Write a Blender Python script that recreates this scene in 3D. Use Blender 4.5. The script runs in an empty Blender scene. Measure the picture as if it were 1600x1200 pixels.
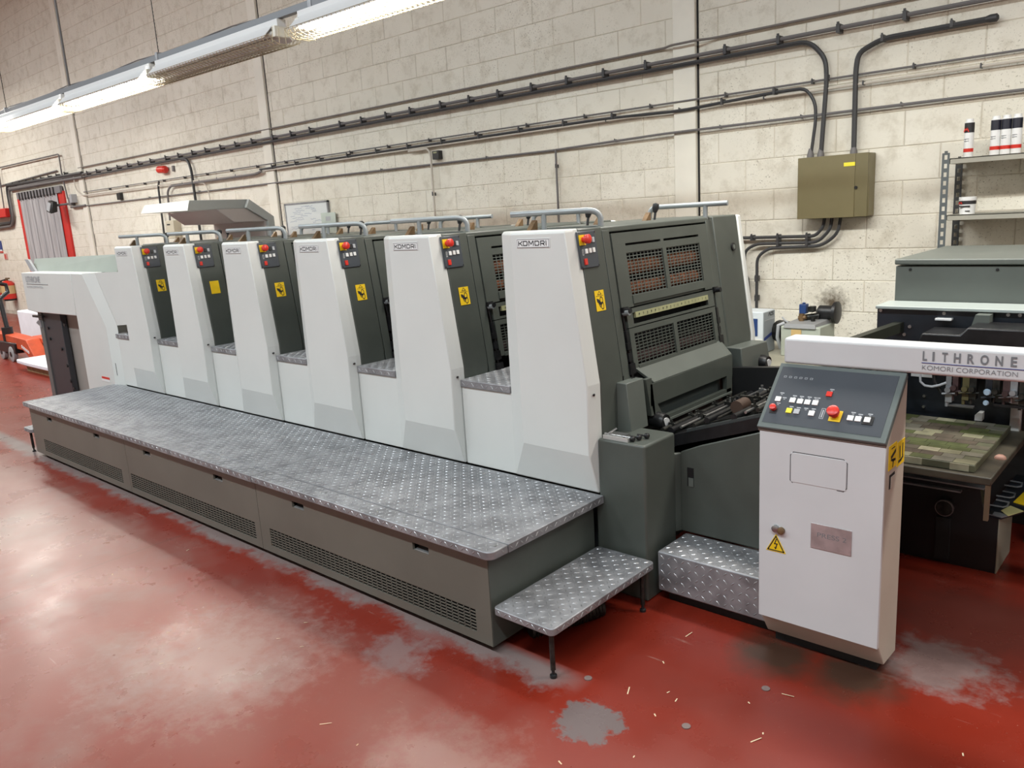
import bpy, bmesh, math, random
from mathutils import Vector, Matrix
random.seed(7)
SC = bpy.context.scene
COL = SC.collection
R = math.radians

# ------------------------------------------------------------------ camera, world, lights, exposure
FL = 1247.8
_y, _p, _r = -0.738834, 0.212609, -0.0604447
_f = Vector((math.sin(_y)*math.cos(_p), math.cos(_y)*math.cos(_p), -math.sin(_p)))
_rt = Vector((math.cos(_y), -math.sin(_y), 0)); _up = _rt.cross(_f)
_rt, _up = _rt*math.cos(_r)+_up*math.sin(_r), -_rt*math.sin(_r)+_up*math.cos(_r)
cam = bpy.data.cameras.new('camera'); camo = bpy.data.objects.new('camera', cam); COL.objects.link(camo)
cam.sensor_fit = 'HORIZONTAL'; cam.sensor_width = 36; cam.lens = FL/1600*36; cam.clip_start = .05
M = Matrix((_rt, _up, -_f)).transposed().to_4x4(); M.translation = (0, 0, 1.6)
camo.matrix_world = M; SC.camera = camo
wd = bpy.data.worlds.new('world'); SC.world = wd; wd.use_nodes = True
wd.node_tree.nodes['Background'].inputs[0].default_value = (.8, .85, 1, 1)
wd.node_tree.nodes['Background'].inputs[1].default_value = .05
SC.view_settings.view_transform = 'Standard'; SC.view_settings.look = 'None'
SC.view_settings.gamma = 1; SC.view_settings.use_curve_mapping = False
SC.view_settings.exposure = 0.55
SC.cycles.use_denoising = True; SC.cycles.max_bounces = 8; SC.cycles.diffuse_bounces = 4
TUBE = 26.0                                   # emission of the lit fluorescent tubes

def lamp(name, x, y, z, sx, sy, power, col):
    l = bpy.data.lights.new(name, 'AREA'); l.shape = 'RECTANGLE'; l.size = sx; l.size_y = sy
    l.energy = power; l.color = col
    o = bpy.data.objects.new(name, l); COL.objects.link(o); o.location = (x, y, z)
WARM, COOL = (1, .96, .88), (.84, .95, 1)
for i, (x, y, z, p) in enumerate((                    # the hall's other lamp rows, above and behind the photographer
        (-1.9, 3.6, 2.9, 42), (0.6, 3.66, 2.9, 42),
        (-10, -1.8, 6.4, 150), (-6.5, -1.8, 6.4, 150), (-3, -1.8, 6.4, 150), (.5, -1.8, 6.4, 150), (3.5, -1.8, 6.4, 120),
        (-14, -1, 6.4, 170), (-18, 0, 6.4, 170), (-18, 3, 4.6, 80), (-20.5, 3.4, 4.6, 60), (-12.5, 3.3, 3.4, 60))):
    lamp('ceiling_lamp_light', x, y, z, 1.8, .25, p, WARM if y > 0 else COOL)

# ------------------------------------------------------------------ materials
def mat(name, col, rough=.5, metal=0., var=0., vs=6., bump=0., bs=60., col2=None, spec=.5, emit=0., coat=0.):
    m = bpy.data.materials.new(name); m.use_nodes = True; nt = m.node_tree; b = nt.nodes['Principled BSDF']
    b.inputs['Base Color'].default_value = (*col, 1); b.inputs['Roughness'].default_value = rough
    b.inputs['Metallic'].default_value = metal; b.inputs['Specular IOR Level'].default_value = spec
    b.inputs['Coat Weight'].default_value = coat
    if emit: b.inputs['Emission Color'].default_value = (*col, 1); b.inputs['Emission Strength'].default_value = emit
    geo = nt.nodes.new('ShaderNodeNewGeometry')
    if var or col2:
        n = nt.nodes.new('ShaderNodeTexNoise'); n.inputs['Scale'].default_value = vs; n.inputs['Detail'].default_value = 6
        nt.links.new(geo.outputs['Position'], n.inputs['Vector'])
        rp = nt.nodes.new('ShaderNodeValToRGB'); c2 = col2 or tuple(max(0, c*(1-var)) for c in col)
        rp.color_ramp.elements[0].position = .38; rp.color_ramp.elements[1].position = .62
        rp.color_ramp.elements[0].color = (*c2, 1); rp.color_ramp.elements[1].color = (*col, 1)
        nt.links.new(n.outputs['Fac'], rp.inputs['Fac']); nt.links.new(rp.outputs['Color'], b.inputs['Base Color'])
    if bump:
        n = nt.nodes.new('ShaderNodeTexNoise'); n.inputs['Scale'].default_value = bs; n.inputs['Detail'].default_value = 5
        nt.links.new(geo.outputs['Position'], n.inputs['Vector'])
        bp = nt.nodes.new('ShaderNodeBump'); bp.inputs['Strength'].default_value = bump; bp.inputs['Distance'].default_value = .003
        nt.links.new(n.outputs['Fac'], bp.inputs['Height']); nt.links.new(bp.outputs['Normal'], b.inputs['Normal'])
    return m

white = mat('press_white', (.66, .67, .645), .35, var=.04, vs=2)
cwhite = mat('console_white', (.60, .60, .605), .4, var=.05, vs=3)
cream_edge = mat('console_beige', (.50, .44, .37), .5, var=.06, vs=4)
grey = mat('press_grey', (.074, .083, .072), .42, var=.14, vs=5, bump=.05, bs=200)
greyd = mat('press_grey_dark', (.045, .052, .052), .45, var=.15, vs=5)
greyl = mat('cabinet_grey', (.118, .131, .117), .42, var=.1, vs=4)
skirtm = mat('skirt_grey', (.135, .128, .105), .38, var=.12, vs=3)
black = mat('black_plastic', (.012, .012, .013), .4)
blackm = mat('black_metal', (.018, .018, .02), .35, metal=.3, var=.4, vs=20)
navy = mat('dark_navy_steel', (.022, .027, .036), .33, metal=.2, var=.35, vs=7)
hollow_black = mat('vent_black', (.004, .004, .004), .9, spec=.1)
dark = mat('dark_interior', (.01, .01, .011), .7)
soot = mat('greasy_steel', (.05, .05, .045), .4, metal=.6, var=.6, vs=40)
steel = mat('bare_steel', (.5, .5, .5), .3, metal=.9, var=.3, vs=30)
tread = mat('tread_plate_aluminium', (.33, .33, .345), .46, metal=.45, var=.36, vs=13, bump=.12, bs=60)
treadd = mat('tread_lozenge', (.46, .46, .47), .36, metal=.6, var=.3, vs=9)  # lighter than the plate: the lozenges' glint is put into the colour
tube_m = mat('rail_grey_paint', (.33, .355, .365), .35, metal=.3, var=.1, vs=10)
red = mat('signal_red', (.62, .03, .018), .35)
redp = mat('door_red', (.62, .02, .015), .45, var=.12, vs=3)
yellow = mat('signal_yellow', (.85, .56, .01), .5, var=.08, vs=20)
yellowb = mat('button_yellow', (.85, .75, .05), .4)
wbtn = mat('button_white', (.78, .78, .77), .35)
gbtn = mat('button_grey', (.4, .41, .43), .4)
panelm = mat('control_panel_face', (.055, .063, .075), .38, var=.06, vs=5)
ink = mat('printed_black', (.02, .018, .02), .6)
inkg = mat('printed_grey', (.17, .175, .185), .6)
inkb = mat('printed_blue', (.04, .06, .22), .6)
copper = mat('roller_brown', (.30, .10, .045), .4, var=.5, vs=25)
roll2 = mat('roller_maroon', (.075, .04, .04), .45, var=.5, vs=25)
bronze = mat('bronze_wedge', (.19, .115, .055), .45, metal=.3, var=.3, vs=40)
rulerm = mat('ruler_yellowed', (.33, .33, .18), .5, var=.15, vs=20)
cablem = mat('cable_grey', (.15, .14, .138), .55)
cablek = mat('cable_black', (.04, .04, .042), .5)
cablew = mat('cable_painted', (.55, .5, .43), .55)
clipm = mat('cable_clip', (.05, .048, .05), .5)
box_m = mat('distribution_box_khaki', (.185, .155, .075), .45, var=.06, vs=6)
zinc = mat('galvanised_zinc', (.36, .37, .39), .4, metal=.5, var=.25, vs=12)
lampw = mat('lamp_white_enamel', (.75, .76, .76), .35)
lampi = mat('lamp_reflector_inner', (.8, .78, .7), .4)
wirem = mat('lamp_cage_wire', (.42, .36, .24), .45, metal=.2)
litm = mat('lit_tube', (1, .955, .86), .5, emit=TUBE)
tubeoff = mat('unlit_tube', (.62, .6, .55), .3)
shelfm = mat('shelf_beige', (.36, .345, .29), .5, var=.08, vs=6)
postm = mat('shelf_post', (.11, .125, .13), .45, metal=.3)
postb = mat('shelf_post_dark', (.035, .035, .035), .5, metal=.2)
paper = mat('paper_white', (.82, .82, .86), .7, var=.05, vs=9)
wood = mat('pallet_wood', (.34, .22, .11), .75, var=.4, vs=14)
orange = mat('pallet_truck_red', (.62, .09, .03), .45, var=.2, vs=8)
rubber = mat('wheel_grey', (.38, .38, .38), .55, var=.2, vs=20)
perspex = mat('hood_pale_green', (.46, .50, .44), .25, var=.06, vs=4)
hoodw = mat('lamp_hood_white', (.74, .75, .71), .45)
hoodg = mat('lamp_hood_grey', (.36, .375, .36), .5)
hoodi = mat('lamp_hood_inside', (.36, .32, .30), .6)
blue = mat('cabinet_blue', (.02, .05, .16), .4)
bwhite = mat('chiller_white', (.60, .64, .66), .45)
bgrey = mat('chiller_grey', (.33, .36, .38), .45)
tank = mat('tank_pale_green', (.42, .45, .38), .5, var=.1, vs=8)
tanklid = mat('tank_lid_grey', (.25, .25, .25), .45)
tan = mat('bench_tan', (.36, .345, .27), .5, var=.08, vs=4)
wbm = mat('whiteboard_face', (.72, .75, .74), .3)
notem = mat('note_green', (.5, .56, .5), .6)
plate_m = mat('name_plate_metal', (.50, .44, .44), .35, metal=.5, var=.25, vs=22)

def strip_material():
    m = mat('pvc_strip', (.48, .47, .49), .25, var=.25, vs=3); nt = m.node_tree; b = nt.nodes['Principled BSDF']
    b.inputs['Alpha'].default_value = .93
    n = [x for x in nt.nodes if x.type == 'TEX_NOISE'][0]
    mp = nt.nodes.new('ShaderNodeMapping'); mp.inputs['Scale'].default_value = (5, 5, .5)
    g = [x for x in nt.nodes if x.type == 'NEW_GEOMETRY'][0]
    nt.links.new(g.outputs['Position'], mp.inputs['Vector']); nt.links.new(mp.outputs['Vector'], n.inputs['Vector'])
    return m
pvc = strip_material()

def wall_material():
    m = bpy.data.materials.new('painted_block'); m.use_nodes = True; nt = m.node_tree; N = nt.nodes; L = nt.links
    b = N['Principled BSDF']; b.inputs['Roughness'].default_value = .65
    g = N.new('ShaderNodeNewGeometry')
    def noise(s, d=6, r=.6):
        n = N.new('ShaderNodeTexNoise'); n.inputs['Scale'].default_value = s; n.inputs['Detail'].default_value = d
        n.inputs['Roughness'].default_value = r; L.new(g.outputs['Position'], n.inputs['Vector']); return n
    def ramp(src, p0, c0, p1, c1):
        r = N.new('ShaderNodeValToRGB'); r.color_ramp.elements[0].position = p0; r.color_ramp.elements[1].position = p1
        r.color_ramp.elements[0].color = (*c0, 1); r.color_ramp.elements[1].color = (*c1, 1); L.new(src, r.inputs['Fac']); return r
    def mix(f, a, c, kind='MIX'):
        x = N.new('ShaderNodeMix'); x.data_type = 'RGBA'; x.blend_type = kind
        if isinstance(f, float): x.inputs[0].default_value = f
        else: L.new(f, x.inputs[0])
        L.new(a, x.inputs[6]); L.new(c, x.inputs[7]); return x
    base = ramp(noise(1.1).outputs['Fac'], .35, (.745, .70, .60), .65, (.815, .775, .675))
    grime = ramp(noise(7, 8, .7).outputs['Fac'], .34, (.83, .81, .78), .5, (1, 1, 1))
    pits = ramp(noise(75, 3, .65).outputs['Fac'], .33, (.40, .37, .32), .40, (1, 1, 1))
    c = mix(1., base.outputs['Color'], grime.outputs['Color'], 'MULTIPLY')
    oi = N.new('ShaderNodeObjectInfo'); orr = ramp(oi.outputs['Random'], 0, (.955, .95, .94), 1, (1, 1, 1))
    c = mix(1., c.outputs[2], orr.outputs['Color'], 'MULTIPLY')
    # pits only where the block face is rough
    msk = ramp(noise(1.6, 3).outputs['Fac'], .40, (0, 0, 0), .62, (1, 1, 1))
    pm = mix(msk.outputs['Color'], ramp(oi.outputs['Random'], 0, (1, 1, 1), 1, (1, 1, 1)).outputs['Color'], pits.outputs['Color'])
    c = mix(1., c.outputs[2], pm.outputs[2], 'MULTIPLY')
    # exhaust soot mark above the pump
    vs = N.new('ShaderNodeVectorMath'); vs.operation = 'DISTANCE'; vs.inputs[1].default_value = (-2.153, 5.9, .8)
    L.new(g.outputs['Position'], vs.inputs[0])
    nn = noise(30, 4); ad = N.new('ShaderNodeMath'); ad.operation = 'MULTIPLY_ADD'; ad.inputs[1].default_value = .16
    L.new(nn.outputs['Fac'], ad.inputs[0]); L.new(vs.outputs['Value'], ad.inputs[2])
    st = ramp(ad.outputs[0], .10, (.13, .10, .07), .22, (1, 1, 1))
    c = mix(1., c.outputs[2], st.outputs['Color'], 'MULTIPLY')
    L.new(c.outputs[2], b.inputs['Base Color'])
    bp = N.new('ShaderNodeBump'); bp.inputs['Strength'].default_value = .35; bp.inputs['Distance'].default_value = .004
    L.new(noise(45, 8, .65).outputs['Fac'], bp.inputs['Height']); L.new(bp.outputs['Normal'], b.inputs['Normal'])
    return m
wallm = wall_material()
pierm = mat('pier_paint', (.84, .80, .70), .6, var=.08, vs=3, bump=.1, bs=50)
mortar = mat('painted_mortar', (.66, .60, .50), .8, var=.25, vs=4)
ceilm = mat('roof_sheet', (.55, .53, .5), .7, var=.1, vs=1)

def floor_material():
    m = bpy.data.materials.new('red_floor_paint'); m.use_nodes = True; nt = m.node_tree; N = nt.nodes; L = nt.links
    b = N['Principled BSDF']; g = N.new('ShaderNodeNewGeometry')
    sep = N.new('ShaderNodeSeparateXYZ'); L.new(g.outputs['Position'], sep.inputs[0])
    def noise(s, d=6, r=.6, vec=None):
        n = N.new('ShaderNodeTexNoise'); n.inputs['Scale'].default_value = s; n.inputs['Detail'].default_value = d
        n.inputs['Roughness'].default_value = r; L.new(vec or g.outputs['Position'], n.inputs['Vector']); return n.outputs['Fac']
    def rng(v, a0, a1, b0=0., b1=1.):
        x = N.new('ShaderNodeMapRange'); x.inputs[1].default_value = a0; x.inputs[2].default_value = a1
        x.inputs[3].default_value = b0; x.inputs[4].default_value = b1; L.new(v, x.inputs[0]); return x.outputs[0]
    def mth(op, a, c):
        x = N.new('ShaderNodeMath'); x.operation = op
        for i, v in enumerate((a, c)):
            if isinstance(v, (int, float)): x.inputs[i].default_value = v
            else: L.new(v, x.inputs[i])
        return x.outputs[0]
    def rgb(c):
        x = N.new('ShaderNodeRGB'); x.outputs[0].default_value = (*c, 1); return x.outputs[0]
    def mix(f, a, c):
        x = N.new('ShaderNodeMix'); x.data_type = 'RGBA'
        if isinstance(f, float): x.inputs[0].default_value = f
        else: L.new(f, x.inputs[0])
        L.new(a, x.inputs[6]); L.new(c, x.inputs[7]); return x.outputs[2]
    def dist(p, r0, r1, s=4., amt=.25):
        v = N.new('ShaderNodeVectorMath'); v.operation = 'DISTANCE'; v.inputs[1].default_value = p; L.new(g.outputs['Position'], v.inputs[0])
        d = mth('ADD', v.outputs['Value'], mth('MULTIPLY', mth('SUBTRACT', noise(s, 6, .7), .5), amt))
        return rng(d, r0, r1, 1., 0.)
    c = mix(rng(noise(1.3), .35, .65), rgb((.215, .020, .009)), rgb((.18, .018, .009)))
    # faded, dusty paint plus painted lamp haze: grows towards the far end
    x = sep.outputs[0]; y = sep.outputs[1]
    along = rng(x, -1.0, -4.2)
    walk_haze = rng(mth('ADD', y, mth('MULTIPLY', noise(2.5, 6, .65), .5)), 2.02, 1.82)  # keeps wear and painted haze out of the platform's shadow band
    worn_haze = mth('MULTIPLY', mth('MULTIPLY', along, walk_haze), rng(noise(.7, 4), .25, .62))
    c = mix(mth('MULTIPLY', worn_haze, .64), c, rgb((.35, .22, .185)))
    patch = mth('MULTIPLY', mth('MULTIPLY', rng(x, -1.2, -3.0), walk_haze), rng(noise(1.7, 8, .62), .48, .66))
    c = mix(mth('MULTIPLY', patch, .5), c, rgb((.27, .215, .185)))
    # bare concrete where the paint has gone
    edge = mth('MULTIPLY', rng(mth('ADD', y, mth('MULTIPLY', noise(5, 7, .75), .34)), 1.995, 2.06), rng(y, 2.0, 1.95))
    edge = mth('MULTIPLY', edge, rng(x, -1.5, -1.65))
    c = mix(mth('MULTIPLY', edge, .85), c, rgb((.21, .175, .165)))
    c = mix(mth('MULTIPLY', dist((-1.385, 1.79, 0), .09, .115, 16, .26), .9), c, rgb((.135, .115, .112)))
    c = mix(mth('MULTIPLY', dist((-2.2, 1.70, 0), .06, .18, 10, .45), .7), c, rgb((.24, .175, .165)))
    c = mix(mth('MULTIPLY', dist((-1.62, 1.35, 0), .1, .3, 12, .8), .35), c, rgb((.30, .2, .17)))
    c = mix(mth('MULTIPLY', dist((-.62, 2.75, 0), .1, .22, 9, .5), .75), c, rgb((.24, .2, .19)))
    c = mix(mth('MULTIPLY', dist((-2.75, 1.25, 0), .1, .5, 16, .9), .4), c, rgb((.42, .36, .32)))  # pale scuffs with the lamp reflection painted into the colour
    # grease round the machine feet, with the console's recess shade painted in
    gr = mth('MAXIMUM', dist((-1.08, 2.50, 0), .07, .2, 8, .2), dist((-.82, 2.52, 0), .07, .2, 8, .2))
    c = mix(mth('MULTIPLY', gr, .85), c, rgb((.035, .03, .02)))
    c = mix(mth('MULTIPLY', dist((-.6, 3.1, 0), .2, .55, 6, .4), .7), c, rgb((.05, .022, .018)))  # shade under the feeder, painted into the floor colour
    # scratches
    mp = N.new('ShaderNodeMapping'); mp.inputs['Scale'].default_value = (3, 40, 1); mp.inputs['Rotation'].default_value = (0, 0, .7)
    L.new(g.outputs['Position'], mp.inputs['Vector'])
    scr = mth('MULTIPLY', rng(noise(1.2, 3, .5, mp.outputs['Vector']), .69, .73), rng(noise(2.2), .5, .62))
    c = mix(mth('MULTIPLY', scr, .45), c, rgb((.5, .36, .3)))
    spk = rng(noise(120, 2), .72, .75); c = mix(mth('MULTIPLY', spk, .35), c, rgb((.5, .4, .3)))
    # expansion joint across the aisle
    jd = mth('ABSOLUTE', mth('SUBTRACT', x, mth('ADD', -4.05, mth('MULTIPLY', y, -.02))), 0.)
    c = mix(mth('MULTIPLY', rng(jd, .003, .007, 1., 0.), .35), c, rgb((.08, .04, .03)))
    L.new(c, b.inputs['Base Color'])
    L.new(rng(noise(3, 6), .3, .7, .23, .36), b.inputs['Roughness'])
    b.inputs['Specular IOR Level'].default_value = .5
    bp = N.new('ShaderNodeBump'); bp.inputs['Strength'].default_value = .015; bp.inputs['Distance'].default_value = .003
    L.new(noise(9, 4), bp.inputs['Height']); L.new(bp.outputs['Normal'], b.inputs['Normal'])
    return m
floorm = floor_material()

# ------------------------------------------------------------------ mesh helpers
class MB:
    def __init__(s): s.v = []; s.f = []
    def add(s, vs, fs):
        n = len(s.v); s.v += [tuple(map(float, v)) for v in vs]; s.f += [tuple(i+n for i in f) for f in fs]; return s
    def box(s, x0, x1, y0, y1, z0, z1):
        return s.hexa([(x0,y0,z0),(x1,y0,z0),(x1,y1,z0),(x0,y1,z0),(x0,y0,z1),(x1,y0,z1),(x1,y1,z1),(x0,y1,z1)])
    def hexa(s, v):
        return s.add(v, [(3,2,1,0),(4,5,6,7),(0,1,5,4),(1,2,6,5),(2,3,7,6),(3,0,4,7)])
    def prism(s, pts, ax, a, b):
        def P(u, w, t):
            return (u, t, w) if ax == 'y' else (t, u, w) if ax == 'x' else (u, w, t)
        n = len(pts); v = [P(u, w, a) for u, w in pts]+[P(u, w, b) for u, w in pts]
        f = [tuple(range(n))[::-1], tuple(range(n, 2*n))]+[(i, (i+1) % n, n+(i+1) % n, n+i) for i in range(n)]
        return s.add(v, f)
    def tube(s, pts, r, n=8, cap=True):
        pts = [Vector(p) for p in pts]; rings = []; up = None
        for i, p in enumerate(pts):
            d = (pts[min(i+1, len(pts)-1)]-pts[max(i-1, 0)]).normalized()
            if up is None: up = Vector((0, 0, 1)) if abs(d.z) < .9 else Vector((1, 0, 0))
            a = d.cross(up)
            if a.length < 1e-4: a = d.orthogonal()
            a.normalize(); up = a.cross(d).normalized()
            rr = r[i] if isinstance(r, (list, tuple)) else r
            rings.append([p+(a*math.cos(2*math.pi*k/n)+up*math.sin(2*math.pi*k/n))*rr for k in range(n)])
        v = [q for ring in rings for q in ring]; f = []
        for i in range(len(pts)-1):
            for k in range(n): f.append((i*n+k, i*n+(k+1) % n, (i+1)*n+(k+1) % n, (i+1)*n+k))
        if cap: f += [tuple(range(n))[::-1], tuple(range((len(pts)-1)*n, len(pts)*n))]
        return s.add(v, f)
    def cyl(s, p0, p1, r, n=12): return s.tube([p0, p1], r, n)
    def stroke(s, pts, w, T, closed=False):
        """flat polyline of width w; T maps (u, v) to space"""
        pts = list(pts)+([pts[0]] if closed else [])
        for (a, b), (c, d) in zip(pts, pts[1:]):
            l = math.hypot(c-a, d-b) or 1; ex, ey = (c-a)/l*w/2, (d-b)/l*w/2; px, py = -ey, ex
            s.add([T(a-ex+px, b-ey+py), T(a-ex-px, b-ey-py), T(c+ex-px, d+ey-py), T(c+ex+px, d+ey+py)], [(0, 1, 2, 3)])
        return s

ROOT = {}
def obj(name, mb, m, parent=None, bev=0., seg=2, smooth=True, label=None, kind=None, ang=38):
    me = bpy.data.meshes.new(name)
    off = ROOT.get(parent.name, Vector()) if parent else Vector()
    me.from_pydata([tuple(Vector(v)-off) for v in mb.v], [], mb.f); me.materials.append(m)
    bm = bmesh.new(); bm.from_mesh(me); bmesh.ops.recalc_face_normals(bm, faces=bm.faces); bm.to_mesh(me); bm.free()
    o = bpy.data.objects.new(name, me); COL.objects.link(o)
    if smooth: me.shade_smooth(); me.set_sharp_from_angle(angle=R(ang))
    if parent: o.parent = parent; ROOT[o.name] = off
    if bev:
        b = o.modifiers.new('bevel', 'BEVEL'); b.width = bev; b.segments = seg; b.limit_method = 'ANGLE'; b.angle_limit = R(40)
        b.harden_normals = False
    if label: o['label'] = label
    if kind: o['kind'] = kind
    return o
def tag(o, label, cat, group=None):
    o['label'] = label; o['category'] = cat
    if group: o['group'] = group
    return o
def thing(name, label, cat, loc, group=None):
    o = bpy.data.objects.new(name, None); COL.objects.link(o); o.location = loc; o.empty_display_size = .1
    ROOT[o.name] = Vector(loc); return tag(o, label, cat, group)
def struct(name, mb, m, bev=0., smooth=True):
    o = obj(name, mb, m, None, bev, smooth=smooth); o['kind'] = 'structure'; return o
def copy_tree(o, loc, label, parent=None):
    kids = list(o.children); c = o.copy(); COL.objects.link(c)
    if parent is None: c.location = loc; c['label'] = label
    else: c.parent = parent
    for k in kids: copy_tree(k, None, None, c)
    return c
def text_mb(s, T, w, h, weight=0., gap=1.):
    cu = bpy.data.curves.new('t', 'FONT'); cu.body = s; cu.offset = weight; cu.space_character = gap
    o = bpy.data.objects.new('t', cu); COL.objects.link(o)
    me = bpy.data.meshes.new_from_object(o.evaluated_get(bpy.context.evaluated_depsgraph_get()))
    xs = [v.co.x for v in me.vertices]; ys = [v.co.y for v in me.vertices]
    x0, x1, y0, y1 = min(xs), max(xs), min(ys), max(ys)
    mb = MB(); mb.add([T((v.co.x-x0)/(x1-x0)*w, (v.co.y-y0)/(y1-y0)*h) for v in me.vertices], [tuple(p.vertices) for p in me.polygons])
    bpy.data.objects.remove(o); bpy.data.curves.remove(cu); bpy.data.meshes.remove(me); return mb
def lozenges(mb, x0, x1, y0, y1, z, p=.028, l=.0115, w=.0034, h=.0018, T=None):
    T = T or (lambda a, b, c: (a, b, c))
    nx, ny = max(1, int((x1-x0)/p)), max(1, int((y1-y0)/p))
    for i in range(nx):
        for j in range(ny):
            cx, cy = x0+(i+.5)*(x1-x0)/nx, y0+(j+.5)*(y1-y0)/ny
            a = R(45) if (i+j) % 2 else R(-45); c, s = math.cos(a), math.sin(a)
            P = lambda u, v, q: T(cx+u*c-v*s, cy+u*s+v*c, z+q)
            mb.add([P(-l, 0, 0), P(0, -w, 0), P(l, 0, 0), P(0, w, 0), P(-l*.55, 0, h), P(l*.55, 0, h)],
                   [(0, 1, 4), (1, 5, 4), (1, 2, 5), (2, 3, 5), (3, 4, 5), (3, 0, 4)])
    return mb

# slanted end plane of the printing units
SX, SZ, SK = -1.882, .89, .1376
def sp(y, z, o=0.): return (SX-(z-SZ)*SK+o*.9907, y, z+o*.1363)
def sbox(mb, y0, y1, z0, z1, o0, o1):
    return mb.hexa([sp(y0,z0,o0), sp(y1,z0,o0), sp(y1,z1,o0), sp(y0,z1,o0), sp(y0,z0,o1), sp(y1,z0,o1), sp(y1,z1,o1), sp(y0,z1,o1)])
def scyl(mb, y, z, o0, o1, r, n=14): return mb.cyl(sp(y, z, o0), sp(y, z, o1), r, n)

KOM = {'K': (3.3, [[(0, 0), (0, 4)], [(.2, 2), (1.2, 2), (3, 4)], [(1.2, 2), (3, 0)]]),
       'O': (3.9, [[(0, 0), (2.6, 0), (3.2, .7), (3.2, 3.3), (2.6, 4), (0, 4), (0, 0)]]),
       'M': (4.5, [[(0, 0), (0, 4), (.5, 4), (1.9, 1.2), (3.3, 4), (3.8, 4), (3.8, 0)]]),
       'R': (3.7, [[(0, 0), (0, 4), (2.6, 4), (3, 3.5), (3, 2.2), (2.6, 1.7), (.6, 1.7)], [(1.6, 1.7), (3, 0)]]),
       'I': (.9, [[(0, 0), (0, 4)]])}
def komori(T, w, h):
    mb = MB(); x = 0; tot = sum(KOM[c][0]+.75 for c in 'KOMORI')-.75
    for c in 'KOMORI':
        for pl in KOM[c][1]: mb.stroke([((x+a+.4)/(tot+.5)*w, (b+.4)/4.8*h) for a, b in pl], h*.19, T)
        x += KOM[c][0]+.75
    return mb

# ------------------------------------------------------------------ the setting
WY = 5.9
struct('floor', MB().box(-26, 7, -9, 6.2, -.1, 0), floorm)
struct('ceiling', MB().box(-26, 7, -9, 6.2, 7.0, 7.1), ceilm)
struct('wall_left', MB().box(-26.2, -26, -9, 6.2, 0, 7), pierm)
struct('wall_right', MB().box(7, 7.2, -9, 6.2, 0, 7), pierm)
struct('wall_front', MB().box(-26, 7, -9.2, -9, 0, 7), pierm)
DX0, DX1, DZ = -18.72, -16.3, 2.5
wb = MB(); wb.box(-26, DX0, WY, 6.15, 0, 7); wb.box(DX1, 7, WY, 6.15, 0, 7); wb.box(DX0, DX1, WY, 6.15, DZ, 7); wb.box(DX0, DX1, 6.3, 6.35, 0, DZ)
wall = struct('wall_back', wb, mortar)
PIERS = [(-3.432, -3.238), (-9.40, -9.215), (-15.46, -15.27)]
def clear(x0, x1):
    """part of a course between piers and the doorway"""
    return all(x1 <= a or x0 >= b+.018 for a, b in PIERS)
bmb = MB(); B, H2, D = .2225, .1103, .004
e = .004
bmb.add([(-B, 0, -H2), (B, 0, -H2), (B, 0, H2), (-B, 0, H2), (-B+e, -D, -H2+e), (B-e, -D, -H2+e), (B-e, -D, H2-e), (-B+e, -D, H2-e)],
        [(4, 5, 6, 7), (0, 1, 5, 4), (1, 2, 6, 5), (2, 3, 7, 6), (3, 0, 4, 7)])
blocks = []; rest = MB()
for k in range(-6, 25):
    z0 = 1.42+.225*k; zc = z0+.1125; off = -2.61 if k % 2 == 0 else -2.835
    for n in range(-53, 22):
        a = off+.45*n; b = a+.45
        segs = [(a, b)]
        for p0, p1 in PIERS+[(DX0, DX1)] if zc < DZ else PIERS:
            g = 0 if p0 == DX0 else .018
            out = []
            for s0, s1 in segs:
                if s1 <= p0 or s0 >= p1+g: out.append((s0, s1)); continue
                if s0 < p0: out.append((s0, p0))
                if s1 > p1+g: out.append((p1+g, s1))
            segs = out
        for s0, s1 in segs:
            if s1-s0 < .05: continue
            vis = -21 < s0 < -.7 and zc > .55 and not (zc < 1.3 and s0 < -3.0) and zc < 2.2+(-s0)*.19
            blocks.append((math.hypot(s0, WY) if vis else 1e3, s0, s1, zc))
blocks.sort(); first = None
for i, (d, s0, s1, zc) in enumerate(blocks):
    sx = (s1-s0-.005)/(2*B); cx = (s0+s1)/2
    if i < 300 and d < 900:
        if first is None: o = first = obj('block', bmb, wallm, wall, smooth=False)
        else: o = first.copy(); COL.objects.link(o)
        o.location = (cx, WY, zc); o.scale = (sx, random.uniform(.8, 1.2), 1); o.rotation_euler = (0, random.uniform(-.002, .002), random.uniform(-.003, .003))
    else:
        rest.add([(cx+x*sx, WY+y, zc+z) for x, y, z in bmb.v], bmb.f)
obj('block_courses', rest, wallm, wall, smooth=False, kind='stuff')
for i, (a, b) in enumerate(PIERS):
    p = struct('pillar', MB().box(a, b, WY-.035, WY+.01, 0, 7), pierm, .006)
    obj('movement_joint', MB().box(b, b+.016, WY-.002, WY+.01, 0, 7), dark, p)

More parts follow.
